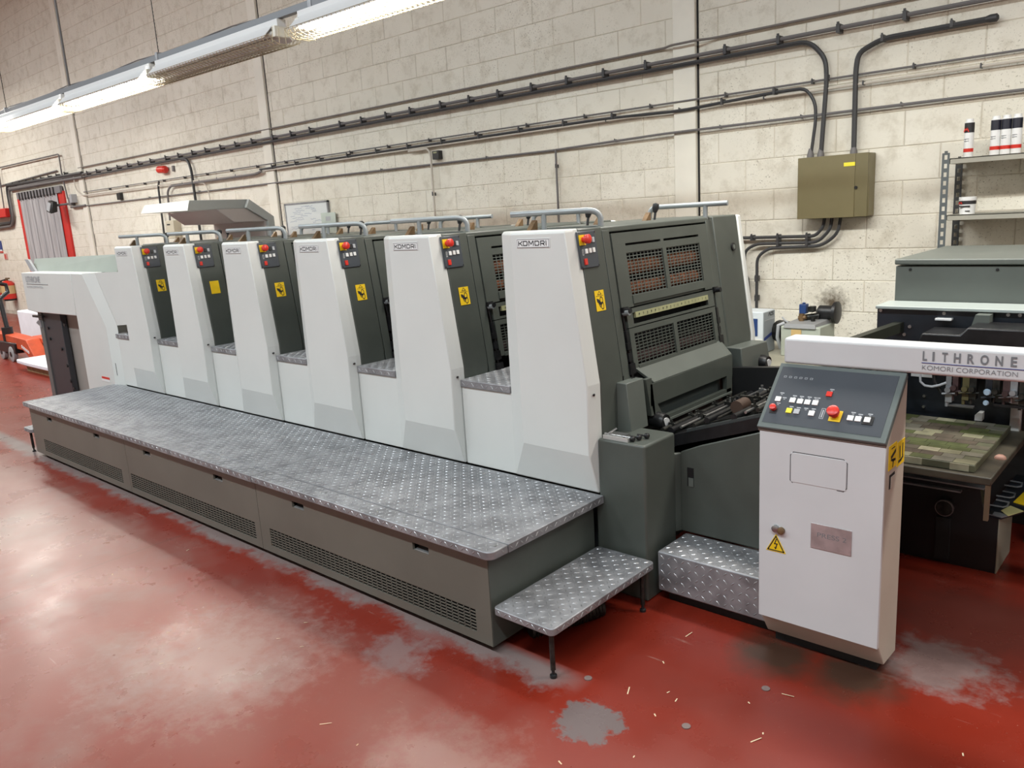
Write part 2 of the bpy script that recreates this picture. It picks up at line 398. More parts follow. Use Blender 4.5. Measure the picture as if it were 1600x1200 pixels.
# floor studs and paper shreds
fs = MB()
for x, y in ((-1.53, 1.98), (-1.13, 1.95), (-1.02, 2.28), (-.45, 2.2)):
    fs.cyl((x, y, 0), (x, y, .003), .014, 12)
obj('floor_studs', fs, mat('worn_stud', (.17, .12, .11), .6), bpy.data.objects['floor'], kind='stuff')
lt = MB()
for i in range(46):
    x, y = (random.uniform(-1.4, .1), random.uniform(1.45, 2.45)) if i < 28 else (random.uniform(-4.6, -1.8), random.uniform(.9, 1.7))
    a = random.uniform(0, 3.1); l = random.choice((.004, .006, .008, .02)); w = .002
    c, s = math.cos(a), math.sin(a)
    lt.add([(x+l*c-w*s, y+l*s+w*c, .002), (x-l*c-w*s, y-l*s+w*c, .001), (x-l*c+w*s, y-l*s-w*c, .001), (x+l*c+w*s, y+l*s-w*c, .003)], [(0, 1, 2, 3)])
obj('paper_shreds', lt, mat('shred_cream', (.7, .55, .36), .7), bpy.data.objects['floor'], kind='stuff')

# ------------------------------------------------------------------ printing units
X0 = -1.883; PITCH = .79
UB = (X0-.24, 3.29, 0)
unit = thing('printing_unit', '', 'printing unit', UB, 'printing units of the offset press')
def column():
    mb = MB()
    V = dict(BL=(-2.345,2.568,.428), BR=(-1.886,2.568,.428), FL1=(-2.251,2.525,.602), FR1=(-1.896,2.525,.598), FRk=(-1.893,2.525,.892),
             FRt=(-1.975,2.525,1.506), FLt=(-2.258,2.525,1.506), EL0=(-2.353,2.573,.426), ELt=(-2.353,2.573,1.506), ER0=(-1.884,2.573,.426),
             ERk=(-1.884,2.573,.893), ERt=(-1.9695,2.573,1.506), bL0=(-2.353,2.605,.426), bLt=(-2.353,2.605,1.517), bR0=(-1.884,2.605,.426),
             bRk=(-1.884,2.605,.893), bRt=(-1.971,2.605,1.517), tF=(-2.256,2.537,1.517), tG=(-1.979,2.537,1.517), tL=(-2.345,2.58,1.517), tR=(-1.973,2.58,1.517))
    K = list(V); I = {k: i for i, k in enumerate(K)}
    F = ['FL1 FR1 FRk FRt FLt', 'BL BR FR1 FL1', 'FR1 BR ER0 ERk FRk', 'FRk ERk ERt FRt', 'EL0 BL FL1 FLt ELt', 'ER0 bR0 bRk ERk', 'ERk bRk bRt tR ERt',
         'EL0 ELt tL bLt bL0', 'FLt FRt tG tF', 'FRt ERt tR tG', 'FLt tF tL ELt', 'tF tG tR bRt bLt tL', 'EL0 bL0 bR0 ER0 BR BL', 'bL0 bLt bRt bRk bR0']
    mb.add([V[k] for k in K], [tuple(I[a] for a in f.split()) for f in F]); return mb
obj('front_column', column(), white, unit, .004, 2, ang=5)
obj('lower_panel', MB().box(-2.669, -2.350, 2.576, 2.604, .425, .803), white, unit, .003)
prof = [(-2.353, .40), (X0, .40), (X0, .89), (-1.969, 1.515), (-2.353, 1.515)]
obj('operator_side_frame', MB().prism(prof, 'y', 2.606, 2.768), grey, unit, .005)
obj('base_frame', MB().box(-2.671, X0-.022, 2.61, 3.99, .0, .80), greyd, unit)
pin = [(-2.33, .45), (X0-.13, .45), (X0-.13, .89), (-2.09, 1.49), (-2.33, 1.49)]
obj('inner_body', MB().prism(pin, 'y', 2.772, 3.722), dark, unit)
obj('drive_side_frame', MB().prism(prof, 'y', 3.727, 3.985), grey, unit, .006)
obj('drive_side_cover', MB().prism([(-2.36, .40), (X0+.004, .40), (X0+.004, .888), (-1.966, 1.512), (-2.36, 1.512)], 'y', 3.99, 4.032), white, unit, .008)
mb = MB(); scyl(mb, 3.90, 1.352, 0, .008, .021, 16); lh = obj('plug_ring', mb, black, unit)
mb = MB(); scyl(mb, 3.90, 1.352, .008, .0095, .012, 16); obj('plug_centre', mb, greyl, lh)
obj('top_lid', MB().prism([(-2.33, 1.49), (-1.972, 1.49), (-1.975, 1.512), (-2.0, 1.521), (-2.33, 1.521)], 'y', 2.77, 3.725), grey, unit, .004)
for a, b in ((2.774, 2.824), (3.657, 3.722)): obj('guard_stile', sbox(MB(), a, b, .43, 1.50, -.03, -.004), grey, unit, .002)
ug = MB()
sbox(ug, 2.829, 3.650, 1.437, 1.484, -.012, 0); sbox(ug, 2.829, 2.924, 1.427, 1.437, -.012, 0); sbox(ug, 3.210, 3.236, 1.427, 1.437, -.012, 0)
sbox(ug, 3.559, 3.650, 1.427, 1.437, -.012, 0); sbox(ug, 2.829, 3.650, 1.396, 1.427, -.012, 0)
sbox(ug, 2.829, 2.922, 1.166, 1.396, -.012, 0); sbox(ug, 3.558, 3.650, 1.166, 1.396, -.012, 0); sbox(ug, 3.218, 3.250, 1.213, 1.396, -.012, 0)
sbox(ug, 2.922, 3.558, 1.178, 1.213, -.012, .004); sbox(ug, 2.922, 3.558, 1.166, 1.178, -.03, -.012)
obj('upper_guard', ug, grey, unit)
lg = MB()
sbox(lg, 2.862, 3.632, 1.052, 1.076, -.012, 0); sbox(lg, 2.862, 2.896, .90, 1.052, -.012, 0); sbox(lg, 3.598, 3.632, .90, 1.052, -.012, 0)
sbox(lg, 3.224, 3.254, .914, 1.052, -.012, 0); sbox(lg, 2.896, 3.598, .896, .914, -.012, .003)
obj('lower_guard', lg, grey, unit)
def screen(y0, y1, z0, z1, ny, nz):
    mb = MB()
    for i in range(ny+1):
        y = y0+(y1-y0)*i/ny; sbox(mb, y-.0019, y+.0019, z0, z1, -.008, -.005)
    for j in range(nz+1):
        z = z0+(z1-z0)*j/nz; sbox(mb, y0, y1, z-.0018, z+.0018, -.008, -.0055)
    return mb
for nm, a in (('upper', ((2.923, 3.217, 1.214, 1.395, 10, 13), (3.251, 3.557, 1.214, 1.395, 10, 13))), ('lower', ((2.897, 3.223, .915, 1.051, 10, 10), (3.255, 3.597, .915, 1.051, 10, 10)))):
    for q in a:
        obj('mesh_screen', screen(*q), greyl if nm == 'upper' else grey, unit, smooth=False, kind='stuff')
for z, r, m in ((1.335, .033, copper), (1.243, .03, copper), (.985, .022, soot), (.94, .03, roll2)):
    mb = MB(); mb.cyl(sp(2.84, z, -.055), sp(3.64, z, -.055), r, 20); obj('ink_roller', mb, m, unit)
rb = MB(); sbox(rb, 2.86, 3.632, 1.140, 1.160, -.012, 0); sbox(rb, 2.86, 2.905, 1.08, 1.14, -.012, 0); sbox(rb, 3.57, 3.632, 1.08, 1.14, -.012, 0)
sbox(rb, 2.905, 3.57, 1.081, 1.092, -.012, 0); obj('register_bar', rb, grey, unit)
rl = MB(); sbox(rl, 2.925, 3.572, 1.117, 1.141, -.010, .002); rl = obj('ruler', rl, rulerm, unit)
nm = MB()
for i in range(19):
    y = 2.95+i*.033
    T = lambda a, b, y=y: sp(y+a, 1.124+b, .0028)
    for q in random.choice(([[(0, 0), (0, .009)]], [[(0, 0), (0, .009), (.005, .009), (.005, .004), (0, .004)]], [[(0, .009), (.005, .009), (.002, 0)]], [[(.005, 0), (0, 0), (.005, .007), (.002, .009), (0, .007)]])):
        nm.stroke(q, .0022, T)
obj('ruler_figures', nm, ink, rl, smooth=False, kind='stuff')
# hinges and cams in the slots beside the guards
for y0, s in ((2.842, 1), (3.648, -1)):
    hb = MB()
    for z0, z1, w, o in ((1.15, 1.172, .018, .012), (1.02, 1.07, .009, .002), (.99, 1.02, .014, .004), (.94, .975, .012, .002), (.885, .93, .02, .006), (.825, .87, .024, .008)):
        sbox(hb, y0-w, y0+w, z0, z1, -.03, o)
    scyl(hb, y0, 1.155, 0, .035, .012, 10); hb.tube([sp(y0, 1.14, -.01), sp(y0+.01*s, 1.0, -.006), sp(y0, .84, -.004)], .005, 6)
    obj('guard_hinge', hb, blackm, unit)
lk = MB(); scyl(lk, 2.838, 1.148, .0, .03, .013, 12); obj('hinge_boss', lk, tube_m, unit)
# step plate on the unit's left
sp1 = obj('step_plate', MB().box(-2.669, -2.356, 2.568, 3.722, .804, .838), tread, unit, .003)
mb = lozenges(MB(), -2.665, -2.36, 2.575, 3.3, .838); lozenges(mb, -2.665, -2.36, .806, .836, 0, T=lambda a, b, c: (a, 2.568-c, b), p=.03)
obj('tread_pattern', mb, treadd, sp1, smooth=False, kind='stuff')
# hand rails
def bend(p0, c, p1, n=5):
    p0, c, p1 = map(Vector, (p0, c, p1)); return [p0*(1-t)**2+c*2*t*(1-t)+p1*t*t for t in [i/n for i in range(n+1)]]
r1 = MB(); r1.tube([(-2.318, 2.60, 1.586), (-2.05, 2.777, 1.585)]+bend((-2.05, 2.777, 1.585), (-2.005, 2.807, 1.585), (-2.0, 2.81, 1.55))[1:]+[(-2.0, 2.81, 1.50)], .0125, 12)
r1.cyl((-2.2, 2.678, 1.58), (-2.2, 2.678, 1.51), .0115, 12); obj('hand_rail', r1, tube_m, unit)
r2 = MB(); r2.tube([(-1.872, 3.70, 1.578), (-2.235, 3.65, 1.577)]+bend((-2.235, 3.65, 1.577), (-2.28, 3.645, 1.577), (-2.283, 3.644, 1.54))[1:]+[(-2.283, 3.644, 1.51)], .0125, 12)
r2.cyl((-1.985, 3.685, 1.576), (-1.985, 3.685, 1.50), .0115, 12); obj('hand_rail', r2, tube_m, unit)
# levers and bronze wedges of the ink duct on top
for x, y in ((-2.10, 2.86), (-2.06, 3.34)):
    mb = MB(); mb.tube([(x, y-.012, 1.51), (x, y, 1.56)], .006, 8); hd = obj('lever', mb, black, unit)
    mb = MB(); mb.tube([(x, y-.004, 1.555), (x, y+.002, 1.575), (x, y+.006, 1.592), (x, y+.008, 1.597)], [.009, .017, .015, .004], 10); obj('lever_knob', mb, black, hd)
for x, y in ((-2.10, 2.93), (-2.25, 2.66), (-2.06, 3.26)):
    mb = MB(); mb.prism([(y-.03, 1.515), (y+.022, 1.515), (y+.022, 1.556), (y+.012, 1.558)], 'x', x-.012, x+.012); obj('duct_wedge', mb, bronze, unit, .002)
# control panel
mb = MB(); sbox(mb, 2.588, 2.711, 1.357, 1.504, -.002, .006); cp = obj('control_panel', mb, panelm, unit, .003)
mb = MB(); sbox(mb, 2.594, 2.632, 1.449, 1.490, .006, .010); obj('button_plate', mb, yellow, cp)
mb = MB(); scyl(mb, 2.617, 1.470, .01, .022, .012, 14); mb.tube([sp(2.617, 1.470, .02), sp(2.617, 1.470, .026), sp(2.617, 1.470, .040), sp(2.617, 1.470, .044)], [.011, .019, .0185, .012], 18)
obj('emergency_button', mb, red, cp, label='red mushroom emergency stop button')
for y, z, w, h, m in ((2.631, 1.424, .008, .0095, wbtn), (2.656, 1.425, .008, .0095, wbtn), (2.681, 1.426, .008, .0095, wbtn), (2.686, 1.467, .0075, .0105, gbtn), (2.665, 1.467, .008, .012, black), (2.618, 1.383, .009, .0125, red)):
    mb = MB(); sbox(mb, y-w, y+w, z-h, z+h, .005, .011); obj('push_button', mb, m, cp, .001)
mb = MB(); mb.stroke([(0, 0), (.007, 0), (.007, .022), (0, .022)], .0014, lambda a, b: sp(2.606+a, 1.41+b, .0066), True); obj('key_mark', mb, wbtn, cp, smooth=False)
mb = MB()
for y, z in ((2.593, 1.364), (2.706, 1.364), (2.706, 1.498)): scyl(mb, y, z, .006, .0075, .003, 8)
obj('panel_screws', mb, black, cp)
# warning sticker
mb = MB(); sbox(mb, 2.652, 2.716, 1.178, 1.262, 0, .0012); stk = obj('warning_sticker', mb, yellow, unit)
mb = MB(); T = lambda a, b: sp(2.652+a*.064, 1.178+b*.084, .0018)
for cx, cy, r in ((.62, .5, .17), (.66, .24, .17)): mb.stroke([(cx+r*.9*math.cos(q*.7), cy+r*math.sin(q*.7)) for q in range(9)], .05, T, True)
mb.add([T(*p) for p in ((.12, .62), (.34, .58), (.5, .46), (.62, .36), (.6, .28), (.44, .3), (.3, .38), (.16, .44))], [tuple(range(8))])
mb.stroke([(.3, .4), (.42, .2)], .07, T); mb.stroke([(.38, .4), (.54, .24)], .06, T)
mb.stroke([(.3, .80), (.5, .95), (.7, .80)], .03, T, True); mb.stroke([(.12, .73), (.88, .73)], .02, T)
obj('crush_hazard_symbol', mb, ink, stk, smooth=False)
# badge
BT = lambda a, b: (-2.222+a, 2.5225, 1.4535+b)
mb = MB().box(-2.226, -2.049, 2.523, 2.5255, 1.4495, 1.487); bd = obj('badge', mb, wbtn, unit)
mb = MB(); mb.stroke([(0, -.002), (.168, -.002), (.168, .03), (0, .03)], .0018, lambda a, b: (-2.2215+a, 2.5223, 1.4535+b), True); obj('badge_border', mb, inkg, bd, smooth=False)
obj('badge_lettering', komori(lambda a, b: BT(.006+a, .004+b), .155, .020), ink, bd, smooth=False)
mb = MB(); mb.cyl((-1.886, 2.562, .852), (-1.880, 2.552, .852), .005, 8); obj('cover_screw', mb, black, unit)
where = ['nearest, with the feed table on its right', 'second from the feeder end', 'third from the feeder end', 'fourth from the feeder end',
         'fifth from the feeder end, its yellow sticker faded blank', 'last one, next to the white delivery end']
unit['label'] = 'white and grey press printing unit, '+where[0]
for k in range(1, 6):
    c = copy_tree(unit, (UB[0]-PITCH*k, UB[1], 0), 'white and grey press printing unit, '+where[k])
    if k == 4:
        for s in list(c.children):
            if s.name.startswith('warning_sticker'):
                for q in list(s.children): bpy.data.objects.remove(q)
# feed side pieces of the nearest unit
U = unit
mb = MB(); mb.hexa([sp(2.87, .905, -.02), sp(3.645, .905, -.02), (-1.834, 3.66, .826), (-1.834, 2.93, .826), sp(2.87, .905, 0), sp(3.645, .905, 0), (-1.83, 3.66, .836), (-1.83, 2.93, .836)])
obj('sloping_ledge', mb, greyl, U, .002)
cv = MB(); a, b = -1.85, -1.828
cv.box(a, b, 2.895, 3.66, .735, .832); cv.prism([(2.86, .86), (2.905, .86), (2.925, .735), (2.93, .69), (2.9, .69)], 'x', a, b)
cv.prism([(3.60, .735), (3.66, .735), (3.645, .645), (3.60, .645)], 'x', a, b); cv.prism([(2.93, .69), (3.0, .66), (3.0, .645), (2.95, .645)], 'x', a, b)
cv.box(a, b, 2.97, 3.645, .642, .666); cv.prism([(2.905, .735), (2.95, .735), (3.0, .666), (2.97, .642), (2.92, .69)], 'x', a, b)
cov = obj('feed_cover', cv, grey, U)
obj('cover_window', MB().box(a-.03, a-.026, 2.9, 3.62, .64, .74), mat('dark_glossy_window', (.05, .06, .06), .15), cov)
obj('cover_lip', MB().box(-1.834, -1.822, 2.985, 3.645, .639, .648), greyl, cov)
obj('feed_bracket', MB().prism([(-1.9, .87), (-1.835, .87), (-1.815, .66), (-1.9, .62)], 'y', 2.72, 2.85), greyl, U, .003)
obj('drive_side_bracket', MB().prism([(3.70, .86), (4.0, .85), (4.05, .72), (3.99, .70), (3.72, .72)], 'x', -1.9, -1.80), greyl, U, .005)
for y, z, x in ((2.945, .662, -1.80), (3.93, .75, -1.775)):
    mb = MB(); mb.tube([(x-.05, y, z+.004), (x-.005, y, z), (x+.012, y-.004, z-.003), (x+.016, y-.004, z-.003)], [.034, .037, .035, .03], 18); kn = obj('handwheel', mb, black, U)
    mb = MB(); mb.tube([(x+.0155, y-.004, z-.003), (x+.0185, y-.005, z-.0035)], .021, 16); obj('handwheel_dial', mb, wbtn, kn)
obj('frame_line', MB().box(X0-.006, X0+.001, 2.769, 2.774, .42, .89), black, U)

# ------------------------------------------------------------------ operator platform
pf = thing('operator_platform', 'long diamond-plate operator platform with grey vented skirt along the press', 'platform', (-4.27, 2.2, 0))
FY = 1.901
segs = [(-6.655, -4.992), (-4.989, -3.479), (-3.476, -1.906)]
vents = [(-6.46, -5.10), (-4.969, -3.53), (-3.395, -1.985)]
hands = [(-6.263, -5.423), (-4.685, -3.85), (-3.116, -2.27)]
for (x0, x1), (v0, v1), hs in zip(segs, vents, hands):
    mb = MB(); t = FY+.012; zt, zb = .391, .028; va, vb = .063, .156; ha, hb2 = .314, .344
    mb.box(x0, x1, FY, t, vb, ha); mb.box(x0, x1, FY, t, zb, va); mb.box(x0, v0, FY, t, va, vb); mb.box(v1, x1, FY, t, va, vb); mb.box(x0, x1, FY, t, hb2, zt)
    xs = [x0]+[q for h in hs for q in (h-.047, h+.047)]+[x1]
    for i in range(0, len(xs), 2): mb.box(xs[i], xs[i+1], FY, t, ha, hb2)
    sk = obj('skirt_panel', mb, skirtm, pf, smooth=False)
    g = MB(); n = round((v1-v0)/.033)
    for i in range(n+1):
        x = v0+(v1-v0)*i/n; g.box(x-.0017, x+.0017, FY+.001, FY+.004, va, vb)
    for j in range(8):
        z = va+(vb-va)*j/7; g.box(v0, v1, FY+.001, FY+.004, z-.0023, z+.0023)
    obj('vent_grille', g, skirtm, sk, smooth=False, kind='stuff')
    obj('vent_backing', MB().box(v0-.005, v1+.005, FY+.013, FY+.016, va-.005, vb+.005), hollow_black, sk, smooth=False)  # black sheet standing in for the shade behind the slots
    for h in hs:
        p = MB(); p.box(h-.05, h+.05, FY+.035, FY+.037, .31, .348); p.box(h-.05, h+.05, FY+.012, FY+.037, .345, .348)
        pk = obj('handle_pocket', p, black, sk, smooth=False)
        p = MB(); p.hexa([(h-.043, FY+.002, .315), (h+.045, FY+.002, .315), (h+.045, FY+.035, .315), (h-.043, FY+.035, .315), (h-.035, FY+.004, .318), (h+.045, FY+.004, .318), (h+.045, FY+.035, .332), (h-.035, FY+.035, .332)])
        obj('handle_lip', p, steel, pk, smooth=False)
obj('end_panel', MB().box(-1.915, -1.903, FY+.002, 2.55, .028, .391), grey, pf, .002)
obj('far_end_panel', MB().box(-6.668, -6.656, FY+.002, 2.55, .028, .391), grey, pf, .002)
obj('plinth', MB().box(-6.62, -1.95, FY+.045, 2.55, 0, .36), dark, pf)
def plate(x0, x1, y0, y1, nm='deck_plate', corner=None):
    if corner:
        r = .035; pts = [(x0, y0)]+[(x1-r+r*math.sin(q*R(15)), y0+r-r*math.cos(q*R(15))) for q in range(7)]+[(x1, y1), (x0, y1)]
        return obj(nm, MB().prism(pts, 'z', .390, .423), tread, pf, .004)
    return obj(nm, MB().box(x0, x1, y0, y1, .390, .423), tread, pf, .0015)
XS = [-6.674, -5.026, -3.451, -1.856]
for i in range(3):
    a, b = XS[i]+.002, XS[i+1]-.002
    e1 = plate(a, b, 1.868, 1.966, 'edge_plate', corner=(i == 2))
    d1 = plate(a, b, 1.969, 2.564)
    mb = lozenges(MB(), a+.01, b-.02, 1.972, 2.56, .423); obj('tread_pattern', mb, treadd, d1, smooth=False, kind='stuff')
    mb = lozenges(MB(), a+.01, b-.02, 1.874, 1.962, .423); lozenges(mb, a, b-(.04 if i == 2 else 0), .393, .421, 0, T=lambda u, v, w: (u, 1.868-w, v), p=.028)
    if i == 2: lozenges(mb, 1.91, 1.965, .393, .421, 0, T=lambda u, v, w: (-1.858+w, u, v), p=.028)
    obj('tread_pattern', mb, treadd, e1, smooth=False, kind='stuff')
    if i == 2:
        mb = lozenges(MB(), 1.97, 2.545, .393, .421, 0, T=lambda u, v, w: (-1.858+w, u, v), p=.028); obj('tread_pattern', mb, treadd, d1, smooth=False, kind='stuff')
    mb = MB()
    for x in [a+.03, (a*2+b)/3, (a+2*b)/3, b-.03]:
        for y in (1.93, 2.0, 2.28, 2.5): mb.cyl((x, y, .423), (x, y, .4255), .006, 8)
    obj('deck_screws', mb, steel, d1, kind='stuff')

def stool(nm, label, x0, x1, y0, y1, legs, mirror=False):
    t = thing(nm, label, 'step', ((x0+x1)/2, (y0+y1)/2, 0)); r = .02
    pts = [(x0, y0), (x1, y0), (x1, y1), (x0, y1)]
    q = []
    for i, (cx, cy) in enumerate(((x0+r, y0+r), (x1-r, y0+r), (x1-r, y1-r), (x0+r, y1-r))):
        for k in range(5):
            a = R(180+90*i+22.5*k); q.append((cx+r*math.cos(a), cy+r*math.sin(a)))
    tp = obj('step_top', MB().prism(q, 'z', .172, .2), tread, t, .003)
    mb = lozenges(MB(), x0+.01, x1-.01, y0+.01, y1-.01, .2)
    lozenges(mb, x0+.02, x1-.02, .174, .198, 0, T=lambda u, v, w: (u, y0-w, v), p=.026)
    if not mirror: lozenges(mb, y0+.02, y1-.02, .174, .198, 0, T=lambda u, v, w: (x1+w, u, v), p=.026)
    obj('tread_pattern', mb, treadd, tp, smooth=False, kind='stuff')
    for x, y in legs:
        l = obj('leg', MB().tube([(x, y, .173), (x, y, .03)], .0095, 10), soot, t)
        mb = MB(); mb.tube([(x, y, .035), (x, y, .012), (x, y, .01), (x, y, 0)], [.006, .006, .013, .013], 10); obj('levelling_foot', mb, black, l)
    return t
stool('step_stool', 'low diamond-plate step on thin legs at the near end of the platform', -1.884, -1.605, 1.89, 2.545, ((-1.632, 1.915), (-1.632, 2.49)))
stool('step_stool', 'low diamond-plate step at the far delivery end of the platform', -6.835, -6.672, 1.885, 2.45, ((-6.80, 1.92), (-6.80, 2.4)), True)
hs = thing('corrugated_hose', 'black corrugated hose lying on the floor under the near step', 'hose', (-1.82, 2.1, 0))
pts = [(-1.862+.14*t-.02*t*t, 2.06+.3*t, .045) for t in [i/40 for i in range(41)]]
mb = MB(); mb.tube(pts, [.034+.007*(i % 2) for i in range(41)], 12); obj('hose_body', mb, soot, hs)

# ------------------------------------------------------------------ grey pedestal, side guard, diamond-plate feeder step
pd = thing('grey_pedestal', 'grey steel pedestal box standing behind the near step', 'pedestal', (-1.765, 2.675, 0))
obj('pedestal_body', MB().prism([(-1.902, .0), (-1.655, .0), (-1.655, .666), (-1.8815, .666), (-1.8815, .39), (-1.902, .39)], 'y', 2.566, 2.80), grey, pd, .014, 3)
tl = thing('clamp_tool', 'small steel clamp tool with black knobs lying on the grey pedestal', 'tool', (-1.78, 2.62, .666))
mb = MB(); mb.box(-1.862, -1.745, 2.578, 2.583, .666, .682); mb.box(-1.745, -1.741, 2.578, 2.60, .666, .682); obj('clamp_plate', mb, mat('clamp_steel', (.55, .56, .54), .4, metal=.5), tl)
mb = MB(); mb.cyl((-1.865, 2.60, .68), (-1.74, 2.60, .68), .007, 10); mb.box(-1.845, -1.77, 2.585, 2.64, .667, .684); obj('clamp_bar', mb, steel, tl)
mb = MB(); mb.tube([(-1.85, 2.59, .682), (-1.82, 2.62, .705)], .004, 8); obj('clamp_lever', mb, steel, tl)
for x, y in ((-1.726, 2.60), (-1.715, 2.63), (-1.70, 2.665)):
    mb = MB(); mb.cyl((x-.05, y, .677), (x, y, .677), .004, 8); mb.tube([(x-.012, y, .678), (x, y, .678), (x+.004, y, .678)], [.011, .012, .007], 12); obj('clamp_knob', mb, black, tl)

gd = thing('feeder_side_guard', 'grey sheet steel side guard with recessed grip between pedestal and console', 'guard', (-1.3, 2.86, .22))
mb = MB(); sl = .36
zt = lambda x: .574+(x+1.672)*sl
pts = [(-1.650, .222), (-1.650, zt(-1.66)-.004), (-1.56, zt(-1.56)), (-1.0, zt(-1.0)), (-1.0, .222)]
mb.prism(pts, 'y', 2.832, 2.85); mb.prism([(-1.665, 2.80), (-1.648, 2.832), (-1.648, 2.85), (-1.68, 2.82)], 'z', .222, .57)
obj('guard_sheet', mb, grey, gd, .004)
mb = MB(); mb.box(-1.618, -1.588, 2.8305, 2.833, .43, .512); rc = obj('grip_recess', mb, black, gd)
mb = MB(); mb.box(-1.612, -1.589, 2.829, 2.8315, .43, .468); obj('grip_plate', mb, greyl, rc)
fsx = thing('feeder_step', 'diamond-plate step block running behind the white console', 'step', (-1.2, 2.72, 0))
tp = obj('step_block', MB().prism([(-1.627, 2.6), (-1.152, 2.6), (-1.152, 2.705), (-.78, 2.705), (-.78, 2.829), (-1.627, 2.829)], 'z', .05, .22), tread, fsx, .006)
mb = lozenges(MB(), -1.62, -1.1, 2.605, 2.825, .22); lozenges(mb, -1.62, -1.1, .055, .215, 0, T=lambda u, v, w: (u, 2.6-w, v), p=.03)
obj('tread_pattern', mb, treadd, tp, smooth=False, kind='stuff')
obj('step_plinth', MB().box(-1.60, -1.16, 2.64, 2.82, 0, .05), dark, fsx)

# ------------------------------------------------------------------ feed table
ft = thing('feed_table', 'black greasy sheet feed table with rods and rollers before the nearest unit', 'feed table', (-1.4, 3.29, .2))
zf = lambda x, d=0: .60+(x+1.80)*.33+d
mb = MB(); mb.hexa([(-1.81, 2.86, zf(-1.81, -.05)), (-1.0, 2.86, zf(-1.0, -.05)), (-1.0, 3.70, zf(-1.0, -.05)), (-1.81, 3.70, zf(-1.81, -.05)), (-1.81, 2.86, zf(-1.81)), (-1.0, 2.86, zf(-1.0)), (-1.0, 3.70, zf(-1.0)), (-1.81, 3.70, zf(-1.81))])
obj('table_board', mb, blackm, ft)
obj('table_base', MB().box(-1.78, -1.0, 2.87, 3.68, .225, .53), dark, ft)
obj('drive_side_plate', MB().prism([(-1.83, .55), (-1.83, .765), (-1.1, .83), (-1.0, .83), (-1.0, .55)], 'y', 3.66, 3.70), black, ft)
for x, d, r, m in ((-1.76, .03, .010, soot), (-1.72, .02, .014, blackm), (-1.67, .025, .006, steel), (-1.61, .02, .010, soot), (-1.55, .03, .013, blackm), (-1.50, .03, .006, soot), (-1.43, .02, .014, blackm), (-1.38, .03, .006, steel), (-1.33, .03, .009, soot), (-1.28, .03, .005, steel), (-1.22, .02, .014, soot)):
    obj('cross_rod', MB().cyl((x, 2.875, zf(x, d)), (x, 3.65, zf(x, d)), r, 10), m, ft)
mb = MB()
for y in (3.02, 3.18, 3.34, 3.5): mb.box(-1.76, -1.05, y-.012, y+.012, 0, .001)
tp = MB()
for y in (3.0, 3.15, 3.3, 3.45, 3.58):
    tp.hexa([(-1.78, y-.012, zf(-1.78, .001)), (-1.05, y-.012, zf(-1.05, .001)), (-1.05, y+.012, zf(-1.05, .001)), (-1.78, y+.012, zf(-1.78, .001)), (-1.78, y-.012, zf(-1.78, .004)), (-1.05, y-.012, zf(-1.05, .004)), (-1.05, y+.012, zf(-1.05, .004)), (-1.78, y+.012, zf(-1.78, .004))])
obj('feed_tapes', tp, soot, ft)
random.seed(3)
for i in range(26):
    x = random.choice((-1.76, -1.67, -1.61, -1.5, -1.38, -1.28)); y = random.uniform(2.93, 3.55); z = zf(x, .035); m = random.choice((soot, soot, blackm, soot, steel, soot))
    mb = MB(); mb.box(x-.012, x+.012, y-.009, y+.009, z-.03, z+.010); mb.cyl((x, y, z), (x, y, z+random.uniform(.015, .035)), .006, 8); mb.cyl((x-.014, y, z+.008), (x+.022, y, z+.004), .004, 8)
    obj('rod_bracket', mb, m, ft)
mb = MB(); mb.cyl((-1.47, 2.98, zf(-1.47, .045)), (-1.47, 3.06, zf(-1.47, .045)), .028, 16); obj('drive_roller', mb, mat('dark_brown_roller', (.06, .035, .025), .5), ft)
mb = MB(); mb.box(-1.5, -1.44, 3.072, 3.085, zf(-1.47, -.01), zf(-1.47, .075)); obj('roller_strap', mb, soot, ft)
mb = MB(); mb.box(-1.46, -1.43, 2.935, 2.96, zf(-1.47, .0), zf(-1.47, .014)); obj('roller_clip', mb, wbtn, ft)
mb = MB(); mb.hexa([(-1.64, 2.868, zf(-1.64, -.02)), (-1.0, 2.868, zf(-1.0, -.02)), (-1.0, 2.888, zf(-1.0, -.02)), (-1.64, 2.888, zf(-1.64, -.02)), (-1.64, 2.868, zf(-1.64, .012)), (-1.0, 2.868, zf(-1.0, .012)), (-1.0, 2.888, zf(-1.0, .012)), (-1.64, 2.888, zf(-1.64, .012))])
obj('side_rail', mb, greyd, ft)

# ------------------------------------------------------------------ white control console
cn = thing('control_console', 'white upright control console with sloping dark button panel', 'console', (-.945, 2.6, 0))
CX0, CX1 = -1.147, -.741
mb = MB()
mb.prism([(2.512, .137), (2.575, .042), (2.70, .036), (2.70, 1.018), (2.68, 1.012), (2.512, .832)], 'x', CX0, CX1)
obj('console_case', mb, cream_edge, cn, .003)
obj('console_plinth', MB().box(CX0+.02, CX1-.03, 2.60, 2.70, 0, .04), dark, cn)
obj('door', MB().box(CX0-.001, CX1+.001, 2.499, 2.512, .135, .822), cwhite, cn, .002)
dr = cn.children[-1]
mb = MB(); T = lambda a, b: (-1.039+a, 2.4985, .655+b); W, Hh = .186, .108
mb.stroke([(.008, -.0), (0, .008), (0, Hh-.012), (.010, Hh), (W-.012, Hh), (W, Hh-.012), (W, .012), (W-.01, 0), (W-.03, 0)], .0022, T)
obj('cut_out_line', mb, ink, dr, smooth=False)
obj('blank_cover', MB().box(-1.036, -.856, 2.4975, 2.4995, .658, .760), cwhite, dr, .0008)
